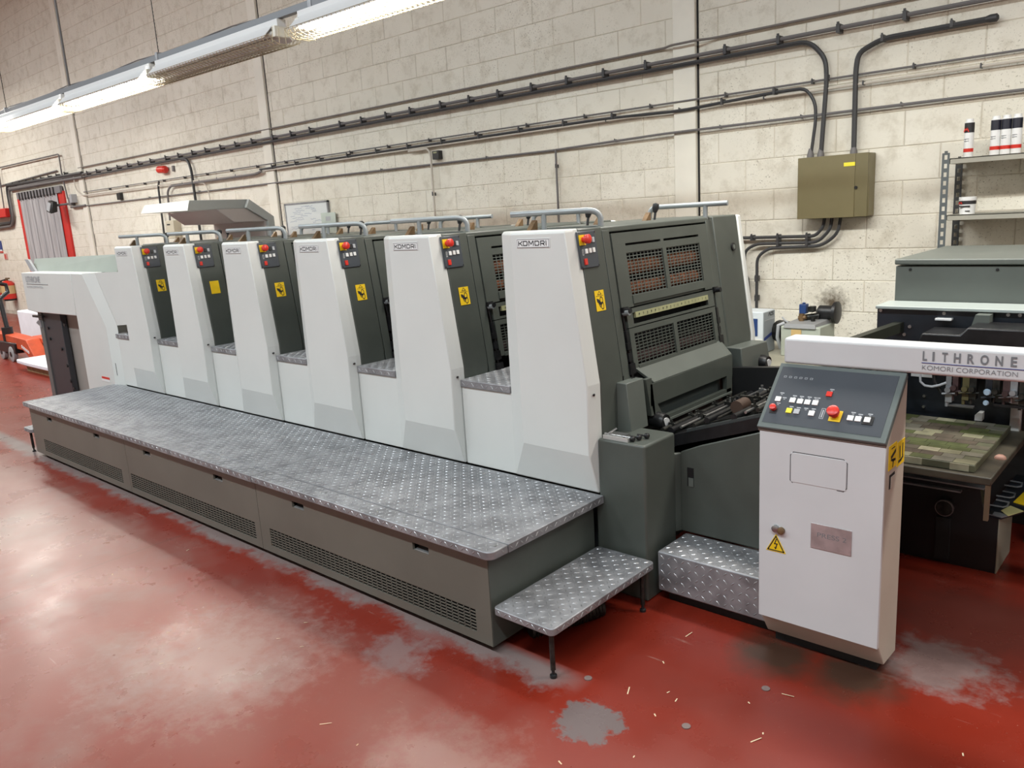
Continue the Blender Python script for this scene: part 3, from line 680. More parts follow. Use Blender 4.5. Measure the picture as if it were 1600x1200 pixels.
for x, z in ((-1.086, .479), (-1.066, .475)):
    mb = MB(); mb.tube([(x, 2.499, z), (x, 2.488, z), (x, 2.486, z)], [.0125, .0125, .009], 16); obj('door_lock', mb, steel if x < -1.08 else bronze, dr)
obj('name_plate', MB().box(-.965, -.832, 2.4965, 2.4995, .439, .527), plate_m, cn, .001)
npl = cn.children[-1]
obj('name_plate_lettering', text_mb('PRESS 2', lambda a, b: (-.943+a, 2.4962, .482+b), .095, .016), inkg, npl, smooth=False)
mb = MB(); T = lambda a, b: (-1.121+a, 2.4980, .392+b)
tri = lambda s: [(.0355+(px-.0355)*s, .0225+(pz-.0225)*s) for px, pz in ((0, 0), (.071, 0), (.0355, .066))]
wt = MB(); wt.prism([(-1.121+a, .392+b) for a, b in tri(1.0)], 'y', 2.4975, 2.4995); wt = obj('hazard_triangle', wt, yellow, cn)
mb.stroke(tri(.8), .0038, lambda a, b: (-1.121+a, 2.4970, .392+b), True)
TT = lambda a, b: (-1.121+a, 2.4969, .392+b)
mb.stroke([(.037, .047), (.031, .029), (.040, .030), (.034, .012)], .0034, TT); mb.stroke([(.031, .016), (.034, .011), (.0375, .016)], .0025, TT)
obj('lightning_bolt', mb, ink, wt, smooth=False)
# sloping panel
A0 = Vector((0, 2.487, .838)); DV = Vector((0, 2.683-2.49, 1.022-.838)).normalized(); NV = Vector((0, -DV.z, DV.y))
def pq(x, d, o=0.):
    q = A0+DV*d+NV*o; return (x, q.y, q.z)
def pbox(x0, x1, d0, d1, o0, o1, mb=None):
    mb = mb or MB(); return mb.hexa([pq(x0,d0,o0), pq(x1,d0,o0), pq(x1,d1,o0), pq(x0,d1,o0), pq(x0,d0,o1), pq(x1,d0,o1), pq(x1,d1,o1), pq(x0,d1,o1)])
fr = obj('panel_frame', pbox(-1.154, -.738, 0, .268, -.022, 0), mat('panel_frame_grey', (.11, .13, .125), .4), cn, .003)
obj('panel_underside', pbox(-1.152, -.740, -.003, .02, -.026, -.016), mat('panel_brown_edge', (.16, .10, .075), .5), fr)
pn = obj('panel_face', pbox(-1.141, -.757, .02, .252, -.002, .0012), panelm, cn)
def btn(x, d, m, w=.0095, h=.0095, nm='push_button', o=.006):
    return obj(nm, pbox(x-w, x+w, d-h, d+h, .001, o), m, pn, .001)
for x, d, m in ((-1.114, .115, wbtn), (-1.064, .116, wbtn), (-1.038, .115, wbtn), (-1.013, .115, wbtn), (-.987, .116, wbtn), (-.952, .156, red), (-1.063, .074, yellowb), (-1.037, .074, gbtn), (-.987, .074, wbtn), (-.862, .074, wbtn), (-.838, .074, wbtn), (-.81, .075, wbtn)):
    b_ = btn(x, d, m)
btn(-.808, .0735, black, .0165, .016, 'button_bezel', .004); btn(-1.116, .068, black, .0125, .011, 'button_bezel', .003)
btn(-.909, .075, yellow, .019, .021, 'button_plate', .004)
mb = MB(); mb.tube([pq(-.912, .078, .004), pq(-.912, .078, .018), pq(-.912, .078, .022), pq(-.912, .078, .034), pq(-.912, .078, .037)], [.012, .012, .0195, .019, .013], 20)
obj('emergency_button', mb, red, pn, label='red mushroom emergency stop button')
mb = MB(); mb.tube([pq(-1.117, .075, .002), pq(-1.117, .075, .012), pq(-1.117, .075, .018), pq(-1.117, .075, .02)], [.009, .0115, .011, .006], 16); obj('stop_button', mb, red, pn)
mk = MB(); PT = lambda a, b: pq(a, b, .0017)
for i in range(6):
    x = -1.119+i*.0182; mk.stroke([(x-.004, .207), (x+.004, .207), (x+.004, .213), (x-.004, .213)], .0014, PT, True)
for x, d in ((-1.108, .142), (-1.062, .136), (-1.038, .136), (-1.012, .137), (-.99, .137), (-.983, .137), (-.948, .176), (-1.094, .124), (-1.06, .092), (-1.035, .091), (-1.01, .092), (-.985, .093), (-.858, .097), (-.835, .093), (-.806, .098), (-1.108, .1)):
    mk.stroke([(x-.005, d), (x+.005, d)], .004, PT); mk.stroke([(x-.002, d-.006), (x+.002, d-.006)], .0025, PT)
mk.stroke([(-.959, .06), (-.947, .06), (-.947, .099), (-.959, .099)], .0018, PT, True); mk.stroke([(-.953, .066), (-.953, .092)], .004, PT)
obj('panel_symbols', mk, gbtn, pn, smooth=False, kind='stuff')
# stickers on the console's side
for i, (y0, y1, z0, z1) in enumerate(((2.535, 2.612, .735, .815), (2.62, 2.694, .725, .806))):
    s = obj('warning_sticker', MB().box(CX1-.001, CX1+.0016, y0, y1, z0, z1), yellow, cn)
    mb = MB(); T = lambda a, b: (CX1+.0022, y0+a*(y1-y0), z0+b*(z1-z0))
    if i == 0:
        mb.add([T(*p) for p in ((.2, .55), (.85, .75), (.85, .6), (.3, .42))], [(0, 1, 2, 3)]); mb.stroke([(.3, .4), (.6, .3), (.5, .1)], .1, T); mb.stroke([(.55, .35), (.8, .3)], .1, T); mb.stroke([(.3, .85), (.7, .85)], .05, T)
    else:
        mb.stroke([(.3, .75), (.35, .35)], .12, T); mb.stroke([(.7, .8), (.7, .4)], .12, T); mb.stroke([(.2, .18), (.5, .2), (.75, .28)], .12, T)
    obj('hazard_symbol', mb, ink, s, smooth=False)
mb = MB(); mb.box(CX1-.001, CX1+.0015, 2.55, 2.60, .67, .717); rs = obj('side_inset', mb, black, cn)
obj('inset_plate', MB().box(CX1, CX1+.0025, 2.562, 2.60, .67, .708), cream_edge, rs)

# lettered crossbeam
bmX = thing('white_crossbeam', 'long white crossbeam with grey LITHRONE lettering above the console', 'beam', (-.5, 2.72, 1.07))
obj('beam_case', MB().box(-1.146, .75, 2.683, 2.775, 1.021, 1.112), cwhite, bmX, .010, 3)
mb = MB(); xs = [-.696, -.668, -.641, -.608, -.571, -.536, -.497, -.457]; ws = [.013, .006, .016, .019, .019, .022, .020, .016]
for ch, x, w in zip('LITHRONE', xs, ws):
    obj('raised_letter', text_mb(ch, lambda a, b: (x+a, 2.6815, 1.0665+b), w, .030, .03), inkg, bmX, smooth=False)
obj('blue_rule', MB().box(-.698, -.38, 2.6812, 2.6835, 1.0585, 1.0605), inkb, bmX)
obj('small_lettering', text_mb('KOMORI CORPORATION', lambda a, b: (-.696+a, 2.6815, 1.0375+b), .259, .0145, -.012), inkg, bmX, smooth=False)

# ------------------------------------------------------------------ feeder behind the crossbeam
fd = thing('sheet_feeder', 'dark steel sheet feeder frame with pale top plate behind the crossbeam', 'feeder', (-.6, 3.7, 0))
obj('feeder_frame_plate', MB().prism([(-1.135, .30), (-1.135, 1.095), (.5, 1.095), (.5, .87), (-.575, .87), (-.575, .60), (-.69, .60), (-.69, .30)], 'y', 3.64, 3.70), navy, fd)
obj('feeder_lower_block', MB().prism([(-1.1, .0), (-1.1, .362), (-.69, .362), (-.672, .262), (-.615, .255), (-.615, 0)], 'y', 3.60, 3.64), black, fd)
obj('block_side', MB().box(-.616, -.611, 3.60, 3.87, .0, .245), tan, fd)
obj('rail_edge', MB().box(-1.1, -.672, 3.585, 3.64, .363, .369), zinc, fd); obj('rail_edge', MB().box(-1.1, -.755, 3.575, 3.60, .336, .343), zinc, fd)
obj('top_plate', MB().box(-1.137, .5, 3.615, 3.80, 1.094, 1.108), mat('feeder_pale_top', (.37, .41, .39), .4), fd, .003)
kx, kz = -.809, .265
mb = MB(); mb.tube([(kx, 3.60, kz), (kx, 3.56, kz)], .033, 20); hk = obj('hand_knob', mb, black, fd)
mb = MB(); mb.tube([(kx, 3.562, kz), (kx, 3.552, kz)], [.036, .036], 24); obj('knob_rim', mb, steel, hk)
mb = MB(); mb.tube([(kx, 3.553, kz), (kx, 3.5505, kz)], [.032, .032], 24); obj('knob_face', mb, soot, hk)
obj('knob_post', MB().box(-.845, -.79, 3.585, 3.60, .02, .21), dark, fd)
# suction head housing and fittings
sh = obj('suction_head', MB().prism([(-.905, .93), (-.905, 1.005), (-.895, 1.03), (-.76, 1.03), (-.735, 1.06), (-.3, 1.06), (-.3, .93)], 'y', 3.42, 3.60), blackm, fd, .006)
obj('head_bracket', MB().prism([(-.755, 1.03), (-.74, 1.09), (-.69, 1.09), (-.69, 1.03)], 'y', 3.56, 3.63), greyl, fd)
obj('head_strip', MB().box(-.895, -.835, 3.60, 3.638, 1.057, 1.064), wbtn, fd)
for x, z in ((-1.12, 1.085), (-.87, 1.082), (-1.0, 1.02), (-.64, 1.085), (-.6, 1.085), (-.55, 1.085), (-1.02, .985)):
    mb = MB(); mb.cyl((x, 3.632, z), (x, 3.642, z), .007, 10); obj('hex_bolt', mb, steel, fd)
mb = MB(); mb.box(-1.075, -1.02, 3.60, 3.64, .935, .945); mb.box(-1.03, -1.022, 3.60, 3.64, .90, .945); mb.tube([(-1.09, 3.6, .905), (-1.05, 3.61, .94)], .005, 8); obj('bar_bracket', mb, steel, fd)
bar = MB(); bar.hexa([(-1.19, 3.0, .965), (-1.06, 3.64, .995), (-1.025, 3.64, .995), (-1.155, 3.0, .965), (-1.19, 3.0, 1.005), (-1.06, 3.64, 1.038), (-1.025, 3.64, 1.038), (-1.155, 3.0, 1.005)])
obj('sloping_bar', bar, mat('bar_olive_black', (.025, .027, .02), .4), fd)
for i, (x, z, m, h) in enumerate(((-.805, .79, zinc, .05), (-.785, .80, roll2, .03), (-.745, .80, mat('fitting_olive', (.09, .075, .03), .5), .045), (-.72, .80, soot, .04), (-.665, .79, navy, .03), (-.64, .80, soot, .025), (-.605, .795, roll2, .03), (-.58, .80, zinc, .02), (-.55, .79, soot, .035))):
    mb = MB(); mb.box(x-.012, x+.012, 3.50, 3.54, z-h, z+.06); mb.cyl((x, 3.50, z+.005), (x, 3.475, z+.005), .011, 12); mb.cyl((x-.008, 3.51, z-h), (x-.008, 3.51, z-h-.02), .006, 8); mb.cyl((x-.022, 3.49, z-.015), (x+.026, 3.49, z-.008), .0045, 8)
    obj('sucker_fitting', mb, m, fd)
mb = MB(); mb.tube([(-.665, 3.48, .80), (-.665, 3.47, .80)], [.014, .010], 12); mb.tube([(-.667, 3.48, .757), (-.667, 3.47, .757)], [.011, .008], 12); obj('pale_nozzles', mb, mat('nozzle_pale_blue', (.35, .45, .55), .4), fd)
obj('fitting_rail', MB().box(-.645, -.3, 3.50, 3.53, .742, .752), blackm, fd)
mb = MB(); mb.tube([(-.905, 3.5, .90), (-.915, 3.5, .85), (-.912, 3.5, .815), (-.895, 3.5, .80), (-.868, 3.5, .798), (-.84, 3.5, .807), (-.815, 3.5, .82)], .005, 8); obj('grey_hose', mb, gbtn, fd)
mb = MB(); mb.tube([(-.872, 3.52, .92), (-.865, 3.52, .82), (-.835, 3.52, .77), (-.80, 3.53, .745)], .008, 8); obj('black_hose', mb, black, fd)
mb = MB(); mb.box(-.832, -.737, 3.61, 3.64, .696, .703); mb.box(-.832, -.828, 3.61, 3.64, .703, .735); obj('shelf_bracket', mb, zinc, fd)
obj('bright_plate', MB().box(-.985, -.90, 3.632, 3.642, .806, .83), wbtn, fd)
mb = MB(); mb.prism([(-.727, .650), (-.727, .672), (-.716, .684), (-.70, .684), (-.70, .65)], 'y', 3.60, 3.64); obj('white_sensor', mb, wbtn, fd)
for z in (.723, .676):
    mb = MB(); mb.cyl((-.93, 3.632, z), (-.93, 3.642, z), .006, 10); obj('hex_bolt', mb, steel, fd)
obj('pile_post', MB().box(-.603, -.568, 3.60, 3.64, .60, .86), mat('post_grey_white', (.34, .33, .31), .5), fd, .003)

pb = thing('pile_board', 'olive mosaic-wood pile board lying on the feeder lift', 'board', (-.9, 3.27, .6))
mosa = mat('mosaic_dark_wood', (.095, .095, .055), .55, var=.35, vs=12)
obj('board_slab', MB().box(-1.3, -.592, 2.985, 3.575, .625, .652), mosa, pb, .003)
tones = [mat('mosaic_tone', c, .5, var=.3, vs=20) for c in ((.20, .19, .12), (.10, .085, .06), (.075, .085, .03), (.14, .13, .10), (.09, .07, .05), (.31, .29, .20))]
random.seed(11); first = {}
rows, cols = 12, 10
for i in range(cols):
    for j in range(rows):
        x0 = -1.295+i*.0703+(.02 if j % 2 else 0); y0 = 2.988+j*.0487
        k = random.choice((0, 1, 2, 2, 3, 3, 4, 4, 5))
        if x0+.067 > -.59: continue
        if k not in first:
            o = first[k] = obj('wood_block', MB().box(0, .0685, 0, .047, 0, .0022), tones[k], None, smooth=False); o.parent = pb
        else: o = first[k].copy(); COL.objects.link(o)
        o.location = Vector((x0, y0, .6515))-Vector((-.9, 3.27, .6))
for i in range(7):
    if i % 2 == 0: obj('end_block', MB().box(-1.12+i*.075, -1.06+i*.075, 2.983, 2.986, .627, .651), tones[5], pb)
bb = thing('lift_board', 'dark wooden base board under the mosaic pile board', 'board', (-.9, 3.27, .3))
obj('base_slab', MB().box(-1.3, -.534, 2.955, 3.62, .597, .625), mat('base_board_brown', (.05, .042, .028), .5, var=.4, vs=15), bb, .004)
mb = MB(); mb.box(-.552, -.538, 2.957, 2.975, .47, .597); obj('lift_hanger', mb, mat('hanger_brown', (.11, .07, .04), .6), bb); obj('lift_frame', MB().box(-1.2, -.75, 3.3, 3.55, .50, .597), dark, bb)
mb = MB(); mb.tube([(-.556, 3.2, .625), (-.556, 3.2, .632), (-.556, 3.2, .638)], [.02, .018, .01], 12); obj('board_peg', mb, mat('peg_pink', (.30, .16, .12), .6), bb)
tr = thing('loading_tray', 'steel tray with yellow corner plates beside the feeder lift', 'tray', (-.55, 3.7, .25))
mb = MB(); mb.prism([(-.672, 3.605), (-.605, 3.59), (-.545, 3.72), (-.50, 4.2), (-.66, 4.2), (-.668, 3.645)], 'z', .246, .254); obj('tray_plate', mb, navy, tr, .001)
mb = MB(); mb.prism([(-.672, 3.603), (-.605, 3.588), (-.58, 3.63), (-.668, 3.645)], 'z', .2545, .258); obj('tray_lip', mb, zinc, tr)
obj('corner_plate', MB().prism([(-.62, 3.66), (-.585, 3.61), (-.545, 3.70), (-.60, 3.74)], 'z', .2585, .2605), mat('cream_yellow', (.62, .56, .25), .5), tr)
obj('corner_plate', MB().prism([(-.60, 3.80), (-.545, 3.78), (-.53, 3.98), (-.585, 3.99)], 'z', .2545, .2575), yellow, tr)
for y in (3.70, 3.83, 3.99):
    mb = MB(); mb.tube([(-.67, y, .262), (-.62, y, .262), (-.608, y+.02, .262), (-.612, y+.07, .262), (-.66, y+.075, .262)], .004, 8); obj('tray_loop', mb, zinc, tr)
obj('tray_support', MB().box(-.58, -.52, 4.0, 4.15, 0, .246), greyd, tr)

hc = thing('grey_cabinet', 'tall grey steel cabinet with overhanging lid behind the feeder', 'cabinet', (-.3, 4.05, 0))
obj('cabinet_body', MB().box(-1.116, .55, 3.805, 4.60, .75, 1.262), greyl, hc, .004); obj('cabinet_base', MB().box(-1.10, .5, 4.23, 4.58, 0, .75), greyd, hc)
obj('cabinet_lid', MB().box(-1.118, .56, 3.79, 4.62, 1.268, 1.293), greyl, hc, .006)
mb = MB()
for x in (-1.055, -.72): mb.cyl((x, 3.807, 1.246), (x, 3.801, 1.246), .006, 10)
obj('cabinet_screws', mb, black, hc)

# ------------------------------------------------------------------ delivery end
dl = thing('delivery_unit', 'white delivery end of the press with open archway and pale green hood guard', 'delivery unit', (-7.4, 3.2, 0))
F = 2.54
mb = MB(); mb.prism([(-8.39, .964), (-8.39, 1.312), (-7.192, 1.312), (-7.222, .957), (-8.18, .951)], 'y', F, F+.5); obj('delivery_fascia', mb, white, dl, .006)
mb = MB(); mb.prism([(-7.186, 1.312), (-6.945, 1.312), (-6.634, .891), (-6.634, 0), (-7.216, 0), (-7.216, .957)], 'y', F, F+.16); obj('delivery_leg_cover', mb, white, dl, .006)
mb = MB()
mb.add([(-6.945, F, 1.312), (-6.80, F+.04, 1.316), (-6.52, F+.04, .905), (-6.634, F, .891), (-6.634, F, .05), (-6.52, F+.04, .05)], [(0, 1, 2, 3), (3, 2, 5, 4)])
mb.add([(-6.80, F+.041, 1.316), (-6.2, F+.041, 1.33), (-6.2, F+.041, .93), (-6.52, F+.041, .905)], [(0, 1, 2, 3)])
mb.box(-6.93, -6.64, F+.165, 3.98, .42, .88)
obj('delivery_shoulder', mb, white, dl, .003)
obj('delivery_top', MB().box(-8.385, -6.95, F+.01, 3.98, 1.27, 1.311), white, dl, .004)
obj('drive_side_body', MB().box(-8.2, -6.64, 3.7, 4.0, 0, 1.27), grey, dl)
mb = MB(); mb.hexa([(-8.56, 2.70, 1.31), (-6.66, 2.70, 1.31), (-6.66, 2.712, 1.31), (-8.56, 2.712, 1.31), (-8.66, 2.76, 1.424), (-6.66, 2.76, 1.45), (-6.66, 2.772, 1.45), (-8.66, 2.772, 1.424)]); obj('hood_guard', mb, perspex, dl)
obj('guard_end', MB().prism([(-8.68, 1.425), (-8.58, 1.425), (-8.44, 1.31), (-8.56, 1.31)], 'y', 2.68, 2.70), gbtn, dl)
obj('delivery_post', MB().box(-8.22, -7.78, 2.60, 2.65, 0, .95), mat('post_dark_grey', (.035, .035, .04), .45), dl, .004)
dp = dl.children[-1]
obj('post_side_plate', MB().box(-8.31, -8.22, 2.59, 2.65, 0, .95), mat('post_side_grey', (.12, .12, .115), .45), dl, .003)
mb = MB()
for x, z in ((-7.86, .62), (-7.80, .47), (-7.78, .33), (-7.72, .27), (-8.11, .80), (-8.11, .70), (-7.68, .85)): mb.cyl((x, 2.60, z), (x, 2.588, z), .014, 8)
obj('post_bolts', mb, black, dp, kind='stuff')
obj('post_handle', MB().box(-8.40, -8.15, 2.57, 2.588, .893, .913), black, dp); mb = MB(); mb.prism([(-8.36, .84), (-8.30, .865), (-8.24, .87), (-8.24, .80)], 'y', 2.58, 2.588); obj('post_bracket', mb, zinc, dp)
obj('inner_side_panel', MB().box(-7.91, -7.40, 2.66, 2.69, 0, .955), mat('brown_grey_sheet', (.30, .275, .25), .5), dl)
L1 = text_mb('LITHRONE', lambda a, b: (-8.285+a, F-.003, 1.225+b), .36, .058, .01)
obj('delivery_lettering', L1, gbtn, dl, smooth=False); obj('delivery_rule', MB().box(-8.285, -7.75, F-.003, F+.002, 1.209, 1.213), inkg, dl)
obj('delivery_small_lettering', text_mb('KOMORI CORPORATION', lambda a, b: (-8.285+a, F-.003, 1.175+b), .40, .02), gbtn, dl, smooth=False)
obj('red_label', MB().box(-6.89, -6.74, F-.003, F+.002, .452, .47), red, dl)
obj('white_label', MB().box(-6.90, -6.74, F-.0025, F+.002, .43, .452), wbtn, dl)
obj('hinge_black', MB().box(-6.63, -6.60, F+.01, F+.05, .50, .60), black, dl)

# colour viewing hood behind
hd = thing('viewing_lamp_hood', 'pale lamp hood of a print viewing stand rising behind the press units', 'lamp hood', (-8.4, 4.5, 0))
mb = MB(); mb.hexa([(-9.0, 4.0, 1.815), (-7.92, 4.0, 1.80), (-7.92, 4.64, 1.80), (-9.0, 4.64, 1.80), (-8.92, 4.02, 1.90), (-7.9, 4.02, 1.90), (-7.9, 4.66, 1.892), (-8.92, 4.66, 1.892)])
obj('hood_box', mb, hoodg, hd, .004)
mb = MB(); mb.add([(-8.98, 3.995, 1.815), (-7.915, 3.995, 1.80), (-7.895, 4.015, 1.90), (-8.90, 4.015, 1.90)], [(0, 1, 2, 3)]); obj('hood_fascia', mb, hoodw, hd)
obj('hood_back', MB().prism([(4.30, 1.80), (4.64, 1.80), (4.66, 1.892), (4.93, 1.70), (4.93, 0), (4.84, 0), (4.84, 1.655), (4.48, 1.665)], 'x', -9.0, -7.90), hoodi, hd)
obj('hood_arm', MB().prism([(4.62, 1.805), (4.665, 1.892), (4.94, 1.70), (4.94, 0), (4.86, 0), (4.86, 1.66)], 'x', -7.905, -7.86), hoodg, hd, .004)
obj('hood_desk', MB().box(-9.0, -7.9, 4.1, 4.85, 0, .95), hoodg, hd, .004)

# ------------------------------------------------------------------ behind the press on the right: bench, chiller, pump
bn = thing('tan_bench', 'tan metal bench by the wall carrying the chiller and the pump', 'bench', (-2.1, 5.2, 0))
obj('bench_top', MB().box(-2.75, -1.6, 4.62, 5.62, .54, .57), tan, bn, .004)
obj('bench_body', MB().box(-2.72, -1.63, 4.66, 5.60, 0, .54), tan, bn)
ch = thing('chiller_unit', 'white chiller cabinet with blue window and blue stripe on the bench', 'chiller', (-2.35, 5.15, .57))
obj('chiller_case', MB().box(-2.46, -2.279, 5.0, 5.18, .57, .852), bwhite, ch, .006)
obj('chiller_side', MB().box(-2.2795, -2.276, 5.004, 5.178, .575, .846), bgrey, ch)
obj('chiller_window', MB().box(-2.354, -2.316, 4.997, 5.002, .69, .806), blue, ch)
obj('chiller_lower_face', MB().box(-2.455, -2.282, 4.996, 5.001, .575, .672), hoodw, ch)
mb = MB(); mb.hexa([(-2.277, 5.01, .655), (-2.275, 5.01, .655), (-2.275, 5.17, .690), (-2.277, 5.17, .690), (-2.277, 5.01, .677), (-2.275, 5.01, .677), (-2.275, 5.17, .712), (-2.277, 5.17, .712)]); obj('blue_stripe', mb, inkb, ch)
obj('side_groove', MB().box(-2.277, -2.2745, 5.02, 5.17, .788, .794), gbtn, ch)
mb = MB(); T = lambda a, b: (-2.2740, 5.075+a, .818+b)
mb.stroke([(0, 0), (.014, .022), (.028, 0)], .005, T); mb.stroke([(.05, .02), (.036, .02), (.036, .001), (.05, .001)], .005, T); mb.stroke([(.076, .02), (.06, .02), (.06, .011), (.074, .009), (.074, .001), (.06, .001)], .005, T)
obj('chiller_lettering', mb, ink, ch, smooth=False)
pu = thing('vacuum_pump', 'pale green pump tank with black motor and brass valves by the wall', 'pump', (-2.0, 5.15, .57))
obj('pump_tank', MB().box(-2.157, -1.90, 5.0, 5.25, .57, .768), tank, pu, .006)
mb = MB(); mb.hexa([(-2.14, 4.99, .755), (-1.925, 4.99, .755), (-1.905, 5.24, .77), (-2.12, 5.24, .77), (-2.13, 5.0, .785), (-1.935, 5.0, .785), (-1.915, 5.23, .80), (-2.11, 5.23, .80)]); obj('pump_lid', mb, tanklid, pu, .004)
obj('pump_label', MB().box(-2.085, -2.02, 4.994, 5.001, .70, .748), mat('label_ochre', (.55, .38, .16), .6), pu)
mb = MB(); mb.tube([(-2.0, 5.2, .835), (-1.98, 5.2, .838), (-1.90, 5.2, .838), (-1.885, 5.2, .838), (-1.885, 5.2, .838), (-1.865, 5.2, .838), (-1.86, 5.2, .838)], [.018, .045, .046, .046, .072, .072, .05], 20); obj('pump_motor', mb, black, pu)
mb = MB(); mb.box(-2.075, -2.03, 5.09, 5.14, .838, .90); mb.cyl((-2.052, 5.115, .90), (-2.052, 5.115, .91), .01, 10); obj('valve_block', mb, blue, pu, .004)
mb = MB(); mb.cyl((-2.06, 5.1, .79), (-2.06, 5.1, .84), .018, 12); mb.cyl((-2.08, 5.1, .81), (-2.03, 5.1, .815), .014, 12); obj('brass_valve', mb, bronze, pu)
mb = MB(); mb.cyl((-2.05, 5.13, .81), (-1.97, 5.16, .82), .02, 12); mb.cyl((-1.985, 5.1, .79), (-1.985, 5.1, .815), .014, 12); mb.box(-2.02, -1.985, 5.1, 5.15, .85, .885); obj('pump_fitting', mb, soot, pu)
mb = MB(); mb.cyl((-2.25, 5.2, .70), (-2.16, 5.15, .70), .075, 16); obj('blower_drum', mb, soot, pu)
mb = MB(); mb.tube([(-2.2, 5.1, .60), (-2.205, 5.06, .68), (-2.20, 5.06, .76), (-2.165, 5.08, .775)], .012, 8); mb.tube([(-2.21, 5.15, .80), (-2.16, 5.08, .79), (-2.13, 5.05, .785)], .006, 8); obj('pump_hose', mb, gbtn, pu)

# ------------------------------------------------------------------ wall services
def rounded(pts, r=.06, n=5):
    pts = [Vector(p) for p in pts]; out = [pts[0]]
    for a, b, c in zip(pts, pts[1:], pts[2:]):
        l = min(r, (a-b).length*.45, (c-b).length*.45); p, q = b+(a-b).normalized()*l, b+(c-b).normalized()*l
        out += [p*(1-t)**2+b*2*t*(1-t)+q*t*t for t in [i/n for i in range(n+1)]]
    return out+[pts[-1]]
clipmesh = None
def cable(label, pts, rad, m=cablem, clips=(), r=.06, y=WY-.055, nm='wall_cable', grp=None, csize=1.):
    global clipmesh
    P = [(p[0], p[2] if len(p) > 2 else y, p[1]) for p in pts]
    t = thing(nm, label, 'cable', (P[0][0], WY, P[0][2]), grp)
    mb = MB(); mb.tube(rounded(P, r), rad, 8); obj('cable_run', mb, m, t)
    for cx, cz in clips:
        if clipmesh is None:
            k = MB(); k.box(-.011, .011, -.022, .05, -.022, .03); k.box(-.006, .006, -.025, -.01, .03, .042)
            c = obj('clip', k, clipm, t); clipmesh = c.data; ROOT.pop(c.name, None)
            # mesh was shifted by the root offset: undo
            for v in c.data.vertices: v.co += Vector((P[0][0], WY, P[0][2]))
        else:
            c = bpy.data.objects.new('clip', clipmesh); COL.objects.link(c); c.parent = t
        c.location = Vector((cx, y, cz))-Vector((P[0][0], WY, P[0][2])); c.scale = (csize*.8, csize*.8, csize*.8)
    return t
xa = [-14.95, -14.54, -14.1, -13.7, -13.31, -12.92, -12.5, -12.0, -11.6, -11.18, -10.8, -10.39, -10.0, -9.59, -9.1, -8.7, -8.3, -7.71, -7.32, -6.9, -6.51, -6.05, -5.65, -5.27, -4.86, -4.46, -4.07, -3.66, -2.97, -2.56, -2.14, -1.72]
cable('thick grey cable along the back wall, upper of the pair held by tall clips', [(-19.1, 2.68), (-1.0, 2.68), (.5, 2.68)], .0145, cablem, [(x, 2.672) for x in xa], csize=1.35)
cable('thick black cable below the upper one, turning down into the khaki box', [(-19.1, 2.632), (-2.34, 2.632), (-2.225, 2.50), (-2.215, 2.36), (-2.245, 1.84)], .0165, cablek, [(-2.217, 2.37)], r=.12)
cable('black capped cable bending down into the right of the khaki box', [(-1.25, 2.566), (-1.86, 2.562), (-2.005, 2.5), (-2.02, 2.40), (-2.018, 1.84)], .018, cablek, [(-1.445, 2.572), (-1.855, 2.562)], r=.12)
mb = MB(); mb.tube([(-1.26, WY-.055, 2.566), (-1.235, WY-.055, 2.567), (-1.20, WY-.055, 2.567), (-1.19, WY-.055, 2.567)], [.018, .024, .024, .012], 10)
obj('cable_cap', mb, cablek, bpy.data.objects[[o.name for o in COL.objects if o.get('label', '').startswith('black capped')][0]])
cable('thin grey conduit highest on the back wall above the clipped pair', [(-15.4, 2.80), (-3.5, 2.785), (-3.43, 2.785, WY-.08), (-3.2, 2.785, WY-.08), (-3.1, 2.785), (.5, 2.78)], .009, mat('conduit_grey', (.19, .17, .155), .5), y=WY-.03)
cable('thin grey wire with small clips above the middle cable bundle', [(-15.3, 2.38), (.5, 2.36)], .007, cablem, [(x*.66-1, 2.36) for x in range(-20, 1)], y=WY-.04, csize=.7)
cable('black cable in the middle bundle, dropping to the left of the khaki box', [(-9.5, 2.32), (-4.1, 2.318), (-3.35, 2.294), (-2.6, 2.326), (-2.36, 2.325), (-2.29, 2.22), (-2.285, 2.10), (-2.318, 1.84)], .012, cablek, [(-9.2+i*.52, 2.325) for i in range(11)]+[(-3.0, 2.31), (-2.59, 2.33)], r=.09)
cable('cream painted cable running beneath the black middle cable', [(-12.0, 2.295), (-4.1, 2.30), (.5, 2.30)], .009, cablew, [(-4.07+i*.7, 2.30) for i in range(5)], y=WY-.05, csize=.6)
cable('lower grey conduit crossing the back wall beneath all other cables', [(-16.0, 2.146), (-8, 2.13), (-4.7, 2.115), (-3.5, 2.135, WY-.06), (.5, 2.13)], .0095, cablem, [(-12.8, 2.146), (-11.2, 2.142), (-7.1, 2.13), (-5.5, 2.12), (-4.0, 2.13), (-3.03, 2.135), (-2.4, 2.135), (-1.73, 2.135)], y=WY-.03, csize=.55)
cable('cream conduit dropping down the wall beside the small black box', [(-6.6, 2.28), (-6.30, 2.28), (-6.263, 2.22), (-6.265, 1.3)], .011, cablew, [(-6.266, 1.82)], csize=.8)
cable('dark conduit dropping straight down the wall behind the second unit', [(-4.625, 2.12), (-4.625, 1.2)], .010, cablem, [(-4.625, 1.97)], csize=.7)
cable('upper of three black cables leaving the bottom of the khaki box', [(-2.207, 1.43), (-2.215, 1.36), (-2.27, 1.295), (-2.9, 1.295), (-3.3, 1.295)], .012, cablek, [(-2.33, 1.29), (-2.55, 1.29), (-2.755, 1.29)], r=.09)
cable('middle of three black cables leaving the khaki box, ending in a socket', [(-2.154, 1.43), (-2.165, 1.34), (-2.25, 1.25), (-2.72, 1.248), (-2.815, 1.20), (-2.82, 1.05)], .012, cablek, [(-2.33, 1.245), (-2.55, 1.245)], r=.09)
